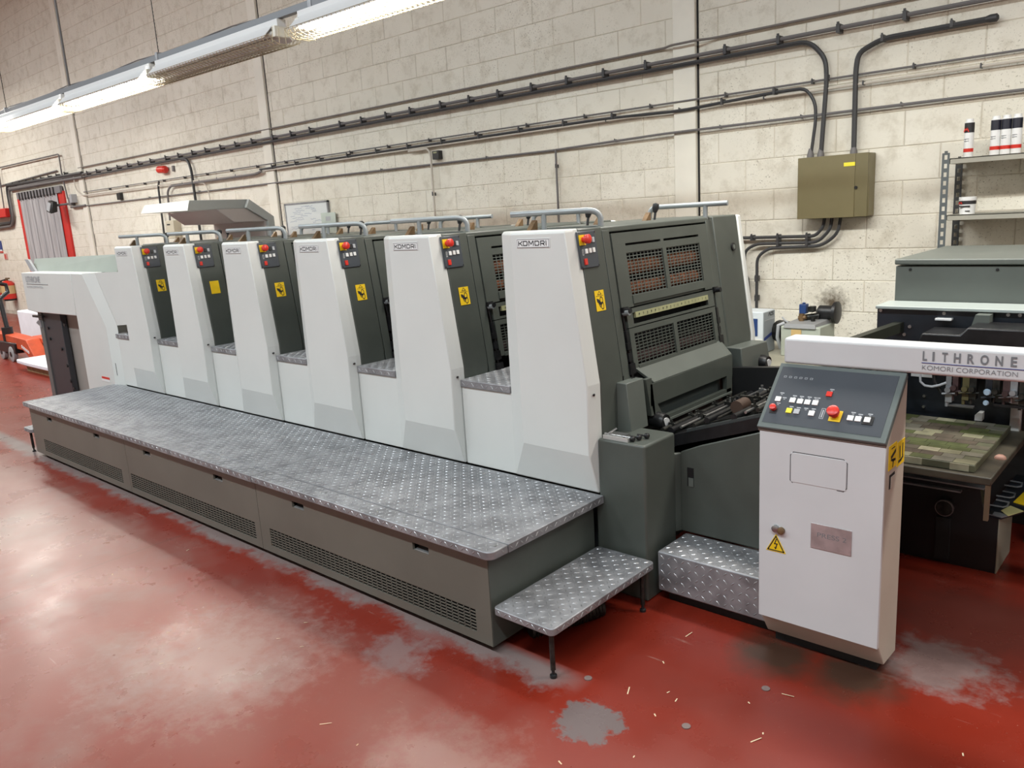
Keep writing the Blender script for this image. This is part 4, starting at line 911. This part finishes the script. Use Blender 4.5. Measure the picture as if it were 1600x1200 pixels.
sk2 = thing('wall_socket', 'black plug and socket hanging on the wall beside the press end', 'socket', (-2.82, WY-.05, 1.0))
mb = MB(); mb.tube([(-2.82, WY-.055, 1.07), (-2.82, WY-.055, 1.02), (-2.815, WY-.055, .98), (-2.81, WY-.055, .87), (-2.815, WY-.05, .84)], [.014, .02, .034, .036, .02], 12); obj('socket_body', mb, cablek, sk2)
cable('lowest of three black cables leaving the khaki box, running down to the chiller', [(-2.093, 1.43), (-2.11, 1.31), (-2.22, 1.225), (-2.62, 1.215), (-2.715, 1.15), (-2.718, .60)], .012, cablek, [(-2.719, .98), (-2.719, .83)], r=.10)
db = thing('distribution_box', 'khaki steel electrical distribution box on the back wall', 'electrical box', (-2.145, WY, 1.42))
obj('box_case', MB().box(-2.36, -1.885, WY-.13, WY-.008, 1.425, 1.845), box_m, db, .006)
obj('box_cover', MB().box(-2.372, -1.975, WY-.145, WY-.13, 1.422, 1.846), box_m, db, .003)
obj('box_edge', MB().box(-1.975, -1.89, WY-.142, WY-.13, 1.424, 1.846), mat('khaki_shade', (.16, .135, .065), .45), db, .002)
obj('box_label', MB().box(-2.05, -1.975, WY-.148, WY-.144, 1.765, 1.79), yellowb, db)
mb = MB(); mb.cyl((-1.965, WY-.142, 1.62), (-1.965, WY-.150, 1.62), .011, 10); obj('box_lock', mb, black, db)
for x in (-2.318, -2.245, -2.018):
    mb = MB(); mb.tube([(x, WY-.055, 1.844), (x, WY-.055, 1.865), (x, WY-.055, 1.91)], [.024, .024, .012], 12); obj('cable_gland', mb, cablem, db)
jb = thing('small_junction_box', 'small black box on the wall beside the cream conduit', 'junction box', (-6.19, WY, 2.16))
obj('box_case', MB().box(-6.235, -6.14, WY-.06, WY, 2.165, 2.25), black, jb, .004); obj('box_label', MB().box(-6.215, -6.165, WY-.062, WY-.058, 2.225, 2.24), rulerm, jb)
# left part of the wall
cable('grey cable group turning down beside the strip-curtain doorway', [(-15.2, 2.70), (-19.15, 2.74), (-19.2, 2.6), (-19.2, 2.10), (-19.3, 1.99), (-22, 1.95)], .03, cablek, [(-19.15+i*.4, 2.73) for i in range(9)], r=.14, csize=1.4)
cable('second grey cable below it, turning down beside the doorway', [(-15.2, 2.63), (-19.05, 2.66), (-19.12, 2.55), (-19.12, 2.12), (-19.3, 1.92), (-22, 1.88)], .025, cablem, r=.14)
cable('black loop of conduit rising over the doorway from the red bell', [(-19.6, 2.30), (-19.49, 3.12), (-16.10, 3.10), (-16.12, 2.75), (-16.03, 2.30)], .014, cablem)
cable('straight grey pipe above the doorway cables', [(-22, 2.72), (-16.4, 2.83)], .014, cablem, y=WY-.03)
cable('cream cable with a step near the doorway lamp', [(-15.6, 2.72), (-15.6, 2.45), (-15.35, 2.32), (-12.1, 2.30), (-9.6, 2.285)], .011, cablew, r=.1)
cable('black cable falling behind the lamp hood, left one', [(-12.35, 2.36), (-12.4, 2.28), (-12.45, 1.3)], .016, cablek)
cable('dark cable leading down to the small beige switch box', [(-9.45, 2.30), (-9.6, 2.27), (-12.0, 2.27), (-12.12, 2.2), (-12.18, 1.75)], .016, cablem, [(-11.6+.5*i, 2.28) for i in range(4)], csize=.7)
cable('black cable falling from the top pair behind the lamp hood', [(-11.55, 2.62), (-11.36, 2.6), (-11.3, 2.45), (-11.29, 1.3)], .02, cablek, r=.12)
cable('thin cream wire hanging beside the black falling cable', [(-11.2, 2.27), (-10.95, 2.24), (-10.88, 2.1), (-10.86, 1.3)], .008, cablew, r=.1)
sb = thing('beige_switch_box', 'small beige switch box on the wall below the lamp hood', 'switch box', (-12.02, WY, 1.5)); obj('box_case', MB().box(-12.2, -11.95, WY-.12, WY, 1.50, 1.77), mat('switch_beige', (.52, .47, .36), .5), sb, .008); obj('box_mark', MB().box(-12.16, -12.06, WY-.122, WY-.119, 1.70, 1.72), ink, sb)
bc = thing('red_beacon', 'red alarm sounder high on the back wall', 'alarm', (-12.15, WY, 2.52)); mb = MB(); mb.tube([(-12.29, WY-.06, 2.535), (-12.27, WY-.06, 2.53), (-12.08, WY-.06, 2.52), (-12.05, WY-.06, 2.52)], [.03, .055, .055, .03], 14); obj('beacon_body', mb, red, bc)
mb = MB(); mb.box(-11.93, -11.88, WY-.03, WY, 2.48, 2.56); obj('beacon_bracket', mb, cablem, bc)
sg = thing('small_black_sensor', 'small black sensor on the wall between the left cables', 'sensor', (-13.9, WY, 2.2)); obj('sensor_body', MB().box(-13.93, -13.80, WY-.06, WY, 2.17, 2.28), black, sg, .006)
db1 = bpy.data.objects.new('door_1', None); COL.objects.link(db1); db1['kind'] = 'structure'; db1.location = (-17.5, WY, 0); ROOT['door_1'] = Vector((-17.5, WY, 0))
obj('door_jamb', MB().box(-18.76, -18.52, WY-.04, WY+.1, 0, 2.44), redp, db1, .004); obj('door_jamb', MB().box(-16.56, -16.26, WY-.04, WY+.1, 0, 2.46), redp, db1, .004)
obj('curtain_rail', MB().box(-18.66, -16.3, WY-.07, WY-.02, 2.43, 2.56), mat('rail_grey', (.2, .19, .2), .5), db1, .003)
for i in range(12):
    x = -18.58+i*.17
    mb = MB(); n = 6; w = .19
    v = [(x+w*k/n, WY-.05-.004*math.sin(k*math.pi/n)-(.006 if i % 2 else 0), z) for z in (.03, 2.47) for k in range(n+1)]
    mb.add(v, [(k, k+1, n+2+k, n+1+k) for k in range(n)]); obj('curtain_strip', mb, pvc, db1)
    mb = MB(); mb.box(x+.08, x+.12, WY-.085, WY-.07, 2.40, 2.55); obj('rail_clip', mb, black, db1)
fl = thing('wall_floodlight', 'black floodlight on a bracket beside the strip-curtain doorway', 'floodlight', (-16.2, WY, 2.1))
mb = MB(); mb.hexa([(-16.42, WY-.32, 2.10), (-16.16, WY-.34, 2.05), (-16.16, WY-.22, 2.08), (-16.42, WY-.2, 2.13), (-16.42, WY-.26, 2.30), (-16.16, WY-.28, 2.26), (-16.16, WY-.2, 2.26), (-16.42, WY-.18, 2.30)]); obj('flood_body', mb, black, fl, .01)
mb = MB(); mb.hexa([(-16.38, WY-.332, 2.13), (-16.20, WY-.352, 2.09), (-16.20, WY-.34, 2.09), (-16.38, WY-.32, 2.13), (-16.38, WY-.285, 2.27), (-16.20, WY-.305, 2.235), (-16.20, WY-.29, 2.235), (-16.38, WY-.275, 2.27)]); obj('flood_glass', mb, gbtn, fl)
mb = MB(); mb.cyl((-16.25, WY-.2, 2.2), (-16.05, WY, 2.22), .02, 8); obj('flood_arm', mb, cablem, fl)
jx = thing('junction_boxes', 'grey junction boxes on the wall beside the doorway', 'junction box', (-15.88, WY, 2.1)); obj('box_case', MB().box(-15.98, -15.86, WY-.08, WY, 2.18, 2.32), cablem, jx, .006); obj('box_case', MB().box(-15.85, -15.74, WY-.1, WY, 2.22, 2.37), gbtn, jx, .006); obj('box_pipe', MB().cyl((-15.96, WY-.05, 2.15), (-15.3, WY-.05, 2.15), .02, 8), cablem, jx)
rbx = thing('red_bell_box', 'red box on the wall above the fire extinguishers', 'alarm box', (-19.8, WY, 2.1)); obj('box_case', MB().box(-20.6, -19.27, WY-.15, WY, 2.11, 2.29), redp, rbx, .01); obj('bell', MB().cyl((-20.15, WY-.1, 2.32), (-20.15, WY-.1, 2.46), .11, 12), bronze, rbx)
sn = thing('blue_sign', 'blue and white notice on the far left wall', 'sign', (-20.6, WY, 1.5)); obj('sign_plate', MB().box(-20.95, -20.36, WY-.02, WY-.005, 1.41, 1.63), inkb, sn); obj('sign_foot', MB().box(-20.95, -20.36, WY-.02, WY-.005, 1.37, 1.405), red, sn); obj('sign_band', MB().box(-20.95, -20.36, WY-.021, WY-.004, 1.405, 1.44), wbtn, sn)
pk = thing('small_red_notice', 'small red and white notice beside the blue sign', 'notice', (-20.2, WY, 1.28)); obj('notice_plate', MB().box(-20.33, -20.12, WY-.015, WY-.005, 1.22, 1.35), mat('notice_pink', (.6, .3, .26), .6), pk); obj('notice_mark', MB().box(-20.29, -20.2, WY-.017, WY-.012, 1.24, 1.33), red, pk)
for i, (x, lab) in enumerate(((-20.1, 'red fire extinguisher hanging on the far left wall, right one'), (-20.95, 'red fire extinguisher at the picture edge, left one'))):
    ex = thing('fire_extinguisher', lab, 'fire extinguisher', (x, WY-.1, .35), 'fire extinguishers on the far left wall')
    mb = MB(); mb.tube([(x, WY-.12, .36), (x, WY-.12, .37), (x, WY-.12, .70), (x, WY-.12, .75), (x, WY-.12, .77)], [.1, .135, .135, .09, .04], 16); obj('cylinder_body', mb, red, ex)
    obj('label_band', MB().tube([(x, WY-.12, .48), (x, WY-.12, .66)], .137, 16, False), mat('label_cream', (.6, .42, .2), .6), ex)
    mb = MB(); mb.cyl((x, WY-.12, .76), (x, WY-.12, .81), .03, 8); mb.box(x-.02, x+.16, WY-.14, WY-.1, .80, .83); obj('valve', mb, bronze, ex)
    mb = MB(); mb.tube([(x, WY-.14, .79), (x-.12, WY-.2, .77), (x-.17, WY-.2, .6), (x-.16, WY-.18, .45)], .018, 8); obj('hose', mb, black, ex)
    mb = MB(); mb.cyl((x, WY-.12, .33), (x, WY-.12, .365), .12, 14); obj('foot', mb, black, ex)
# whiteboard
wbd = thing('whiteboard', 'whiteboard with faint handwriting on the wall behind the units', 'whiteboard', (-8.6, WY, 1.4))
obj('board_face', MB().box(-9.05, -8.17, WY-.03, WY-.01, 1.25, 1.845), wbm, wbd)
mb = MB(); mb.box(-9.07, -8.15, WY-.035, WY-.01, 1.84, 1.862); mb.box(-9.07, -9.048, WY-.035, WY-.01, 1.24, 1.86); mb.box(-8.172, -8.15, WY-.035, WY-.01, 1.24, 1.86); mb.box(-9.07, -8.15, WY-.035, WY-.01, 1.23, 1.252); obj('board_frame', mb, zinc, wbd)
random.seed(5); mb = MB()
for i in range(26):
    x = random.uniform(-9.0, -8.4); z = 1.81-.022*(i % 17); l = random.uniform(.05, .2); mb.stroke([(x+l*k/6, z+random.uniform(-.006, .006)) for k in range(7)], .004, lambda a, b: (a, WY-.0315, b))
obj('handwriting', mb, mat('marker_blue', (.25, .3, .42), .6), wbd, smooth=False, kind='stuff')
nt_ = thing('green_note', 'pale green sheet pinned beside the whiteboard', 'note', (-8.15, WY, 1.5)); obj('note_sheet', MB().box(-8.29, -8.005, WY-.045, WY-.037, 1.38, 1.715), notem, nt_); obj('note_print', MB().box(-8.2, -8.1, WY-.0465, WY-.044, 1.62, 1.67), gbtn, nt_)

# ------------------------------------------------------------------ shelving with cartridges
shf = thing('shelf_rack', 'slotted-angle shelf rack with beige shelves at the right of the wall', 'shelf rack', (-.7, 5.7, 0))
def post(x, y, m, ztop, zb=.0):
    mb = MB(); w = .021; nh = int((ztop-zb)/.05)
    for a, b in ((-w, -w*.42), (w*.42, w)): mb.box(x+a, x+b, y-.002, y+.002, zb, ztop)
    for i in range(nh+1):
        z = zb+(ztop-zb)*i/nh; mb.box(x-w*.42, x+w*.42, y-.0018, y+.0018, z-.012, z+.012)
    mb.box(x-w, x-w+.003, y, y+.04, zb, ztop); return mb
for x, y, m in ((-1.366, 5.55, postm), (-1.36, 5.85, postb), (.45, 5.55, postm), (.45, 5.85, postb)):
    obj('slotted_post', post(x, y, m, 1.79 if y < 5.6 else 1.76), m, shf, smooth=False)
for z in (1.757, 1.419, .95, .45):
    mb = MB(); mb.box(-1.345, .45, 5.55, 5.87, z-.008, z); mb.box(-1.345, .45, 5.55, 5.556, z-.034, z); mb.box(-1.345, -1.339, 5.55, 5.87, z-.034, z); obj('shelf_board', mb, shelfm, shf, .002)
def cartridge(x, y, lab, logo=False):
    t = thing('ink_cartridge', lab, 'cartridge', (x, y, 1.757), 'white cartridges on the top shelf')
    r = .0265
    obj('cartridge_tube', MB().tube([(x, y, 1.757), (x, y, 1.96), (x, y, 1.964), (x, y, 1.98)], [r, r, r*.8, r*.75], 20), wbtn, t)
    obj('black_band', MB().tube([(x, y, 1.90), (x, y, 1.957)], r+.0006, 20, False), mat('band_black', (.012, .013, .025), .4) if not logo else ink, t)
    obj('red_band', MB().tube([(x, y, 1.787), (x, y, 1.808)], r+.0006, 20, False), red, t)
    mb = MB()
    for z in (1.85, 1.862): mb.box(x-.02, x+.006, y-r-.0012, y-r+.01, z, z+.003)
    obj('small_print', mb, inkg, t)
    if logo:
        mb = MB(); T = lambda a, b: (x-.022+a, y-r*.98-.004, 1.907+b)
        mb.stroke([(0, 0), (.006, .02), (.011, .004), (.016, .02), (.024, 0)], .005, T); obj('red_mark', mb, red, t, smooth=False)
for x, lab, lg_ in ((-1.262, 'white cartridge with black and red bands standing alone by the shelf post', True), (-1.122, 'white cartridge on top shelf, first of the three standing together', False),
                   (-1.067, 'white cartridge on top shelf, middle of the three standing together', False), (-1.012, 'white cartridge on top shelf, last of the three standing together', False),
                   (-.935, 'white cartridge on top shelf, cut by the picture edge', True)):
    cartridge(x, 5.62, lab, lg_)
tb = thing('white_tub', 'white plastic tub with black label on the lower shelf', 'tub', (-1.248, 5.62, 1.419))
obj('tub_body', MB().tube([(-1.248, 5.62, 1.419), (-1.248, 5.62, 1.50)], [.043, .046], 22), wbtn, tb); obj('tub_lid', MB().tube([(-1.248, 5.62, 1.50), (-1.248, 5.62, 1.522)], .0485, 22), wbtn, tb)
obj('tub_label', MB().tube([(-1.248, 5.62, 1.478), (-1.248, 5.62, 1.498)], .0468, 22, False), ink, tb)
mb = MB(); mb.box(-1.285, -1.225, 5.57, 5.58, 1.462, 1.470); mb.box(-1.25, -1.225, 5.572, 5.58, 1.435, 1.44); obj('tub_print', mb, ink, tb)
mb = MB(); mb.stroke([(0, 0), (.004, .012), (.008, .002), (.012, .012), (.016, 0)], .0035, lambda a, b: (-1.285+a, 5.571, 1.481+b)); obj('tub_mark', mb, red, tb, smooth=False)

# ------------------------------------------------------------------ pallet truck, paper
pt = thing('pallet_truck', 'red pallet truck with black pump handle behind the delivery end', 'pallet truck', (-12.3, 3.6, 0))
mb = MB(); mb.prism([(-12.55, .18), (-12.55, .36), (-11.7, .33), (-11.45, .06), (-11.6, .06), (-11.9, .18)], 'y', 3.45, 3.62); mb.prism([(-13.1, .2), (-13.1, .36), (-12.55, .36), (-12.55, .18)], 'y', 3.45, 3.62); mb.prism([(-12.0, .28), (-12.0, .34), (-11.6, .33), (-11.6, .26)], 'y', 3.62, 4.0)
obj('fork_frame', mb, orange, pt, .01)
mb = MB()
for i in range(6): mb.box(-11.9+i*.045, -11.875+i*.045, 3.444, 3.452, .15+.012*(5-i), .19+.012*(5-i))
obj('side_lettering', mb, wbtn, pt, smooth=False)
obj('pump_body', MB().tube([(-12.55, 3.5, .1), (-12.55, 3.5, .45)], .07, 12), black, pt); obj('pump_linkage', MB().box(-12.95, -12.1, 3.42, 3.6, .12, .26), blackm, pt, .01)
obj('handle_shaft', MB().tube([(-12.52, 3.5, .35), (-12.62, 3.5, .85)], .03, 10), black, pt)
mb = MB(); mb.tube([(-12.62, 3.5, .84), (-12.68, 3.38, .92), (-12.70, 3.38, 1.02), (-12.68, 3.5, 1.06), (-12.66, 3.62, 1.02), (-12.64, 3.62, .92), (-12.62, 3.5, .84)], .028, 8); obj('handle_grip', mb, black, pt)
for x, y, r in ((-12.73, 3.46, .105), (-12.27, 3.44, .105)):
    w = obj('wheel', MB().tube([(x, y-.03, r), (x, y-.025, r), (x, y+.025, r), (x, y+.03, r)], [r*.85, r, r, r*.85], 20), rubber, pt); obj('wheel_hub', MB().tube([(x, y-.036, r), (x, y+.036, r)], r*.35, 12), black, w)
pl_ = thing('paper_pallet', 'low pallet of white sheets behind the delivery post', 'pallet', (-10.8, 3.5, 0))
for y in (3.26, 3.58, 3.9): obj('pallet_block', MB().box(-11.2, -9.9, y, y+.1, .0, .06), wood, pl_)
for x in (-11.2, -10.9, -10.6, -10.3): obj('pallet_slat', MB().box(x, x+.12, 3.25, 4.0, .06, .085), wood, pl_)
ps = thing('sheet_stack', 'low stack of white printed sheets on the pallet', 'paper stack', (-10.8, 3.5, .085)); obj('sheets', MB().prism([(-11.42, 3.22), (-11.0, 3.2), (-9.8, 3.2), (-9.8, 4.0), (-11.42, 4.0)], 'z', .085, .135), paper, ps, .01)
bs = thing('wrapped_paper_stack', 'tall wrapped white paper stack beyond the pallet truck', 'paper stack', (-12.6, 4.5, 0)); obj('paper_bulk', MB().box(-13.9, -11.2, 4.05, 5.2, .1, .56), paper, bs, .02); obj('stack_base', MB().box(-13.85, -11.25, 4.1, 5.15, 0, .1), wood, bs)
lsn = thing('leaning_white_sheet', 'white folded sheet hanging behind the delivery fascia', 'sheet', (-12.3, 4.15, .5)); mb = MB(); mb.prism([(-13.35, .95), (-12.75, .98), (-11.6, .98), (-11.6, .56), (-12.65, .56), (-12.9, .72)], 'y', 4.1, 4.12); obj('sheet_face', mb, paper, lsn)

# ------------------------------------------------------------------ suspended fluorescent row
YL = lambda x: 3.40+.0245*(x+8.95)
def fixture(x0, label, lit):
    L_ = 1.80; x1 = x0+L_; t = thing('fluorescent_fitting', label, 'ceiling light', (x0, YL(x0), 3.0), 'fluorescent fittings hung above the press')
    def P(u, y, z): x = x0+u; return (x, YL(x)+y, z)
    def bx(mb, u0, u1, y0, y1, z0, z1):
        return mb.hexa([P(u0,y0,z0), P(u1,y0,z0), P(u1,y1,z0), P(u0,y1,z0), P(u0,y0,z1), P(u1,y0,z1), P(u1,y1,z1), P(u0,y1,z1)])
    obj('lamp_spine', bx(MB(), 0, L_, -.036, .036, 2.965, 3.02), lampw, t, .003)
    for s in (-1, 1):
        mb = MB(); mb.hexa([P(.0, s*.036, 2.985), P(L_-.06, s*.036, 2.985), P(L_-.06, s*.125, 2.895), P(0.0, s*.125, 2.895), P(.0, s*.036, 2.98), P(L_-.06, s*.036, 2.98), P(L_-.06, s*.122, 2.89), P(0.0, s*.122, 2.89)])
        obj('reflector', mb, lampw, t)
    for y in (-.045, .045): obj('lamp_tube', MB().cyl(P(.03, y, 2.925), P(L_-.03, y, 2.925), .018, 10), litm if lit else tubeoff, t)
    for u in (.0, L_-.035): obj('lamp_holder', bx(MB(), u, u+.035, -.06, .06, 2.90, 2.97), lampi, t)
    mb = MB(); n = 40
    arc = [(-.135, 2.898), (-.115, 2.866), (-.06, 2.842), (.06, 2.842), (.115, 2.866), (.135, 2.898)]
    for i in range(n+1):
        u = -.02+(L_+.05)*i/n; mb.tube([P(u, y, z) for y, z in arc], .003, 4, False)
    for y, z in arc+[(-.09, 2.854), (0, 2.842), (.09, 2.854)]: mb.tube([P(-.02, y, z), P(L_+.03, y, z)], .0025, 4, False)
    for u in (-.02, L_+.03):
        for y in (-.1, -.05, 0, .05, .1): mb.tube([P(u, y, 2.95), P(u, y*1.1, 2.85)], .0025, 4, False)
    obj('wire_cage', mb, wirem, t, kind='stuff')
    return t
for x0, lab, lit in ((-10.75, 'lit caged fluorescent fitting farthest along the hanging track', True), (-8.87, 'lit caged fluorescent fitting second from the far end', True),
                     (-6.97, 'unlit caged fluorescent fitting with white reflector on the hanging track', False), (-4.93, 'lit caged fluorescent fitting cut off by the top of the picture', True)):
    fixture(x0, lab, lit)
tk = thing('lighting_track', 'grey steel channel track carrying the row of fluorescent fittings', 'track', (-7, YL(-7), 3.05))
mb = MB(); a, b = -10.8, -1.5
mb.hexa([(a, YL(a)-.022, 3.022), (b, YL(b)-.022, 3.022), (b, YL(b)+.022, 3.022), (a, YL(a)+.022, 3.022), (a, YL(a)-.022, 3.068), (b, YL(b)-.022, 3.068), (b, YL(b)+.022, 3.068), (a, YL(a)+.022, 3.068)])
obj('track_channel', mb, mat('track_grey', (.2, .21, .225), .45, metal=.3), tk, .002)
mb = MB(); mb.tube([(-10.8+i*.31, YL(-10.8+i*.31)+.03, 3.085+.012*math.sin(i*1.3)) for i in range(31)], .005, 6); obj('track_wire', mb, cablem, tk)
for x, m in ((-10.55, zinc), (-6.95, zinc), (-4.8, zinc)):
    h_ = MB(); h_.box(x-.02, x+.02, YL(x)-.026, YL(x)+.026, 3.018, 3.085); h_ = obj('hanger_bracket', h_, zinc, tk, .002)
    mb = MB(); mb.cyl((x, YL(x), 3.08), (x, YL(x), 7.0), .0035, 6)
    for i in range(12): mb.tube([(x, YL(x), 3.09+i*.03), (x+.006, YL(x), 3.105+i*.03), (x, YL(x), 3.12+i*.03)], .003, 5)
    obj('hanger_chain', mb, soot, h_)
mb = MB(); x = -8.8; mb.tube([(x, YL(x), 3.07), (x, YL(x), 3.2), (x-.02, YL(x), 7.0)], .012, 8); obj('supply_conduit', mb, cablem, tk)
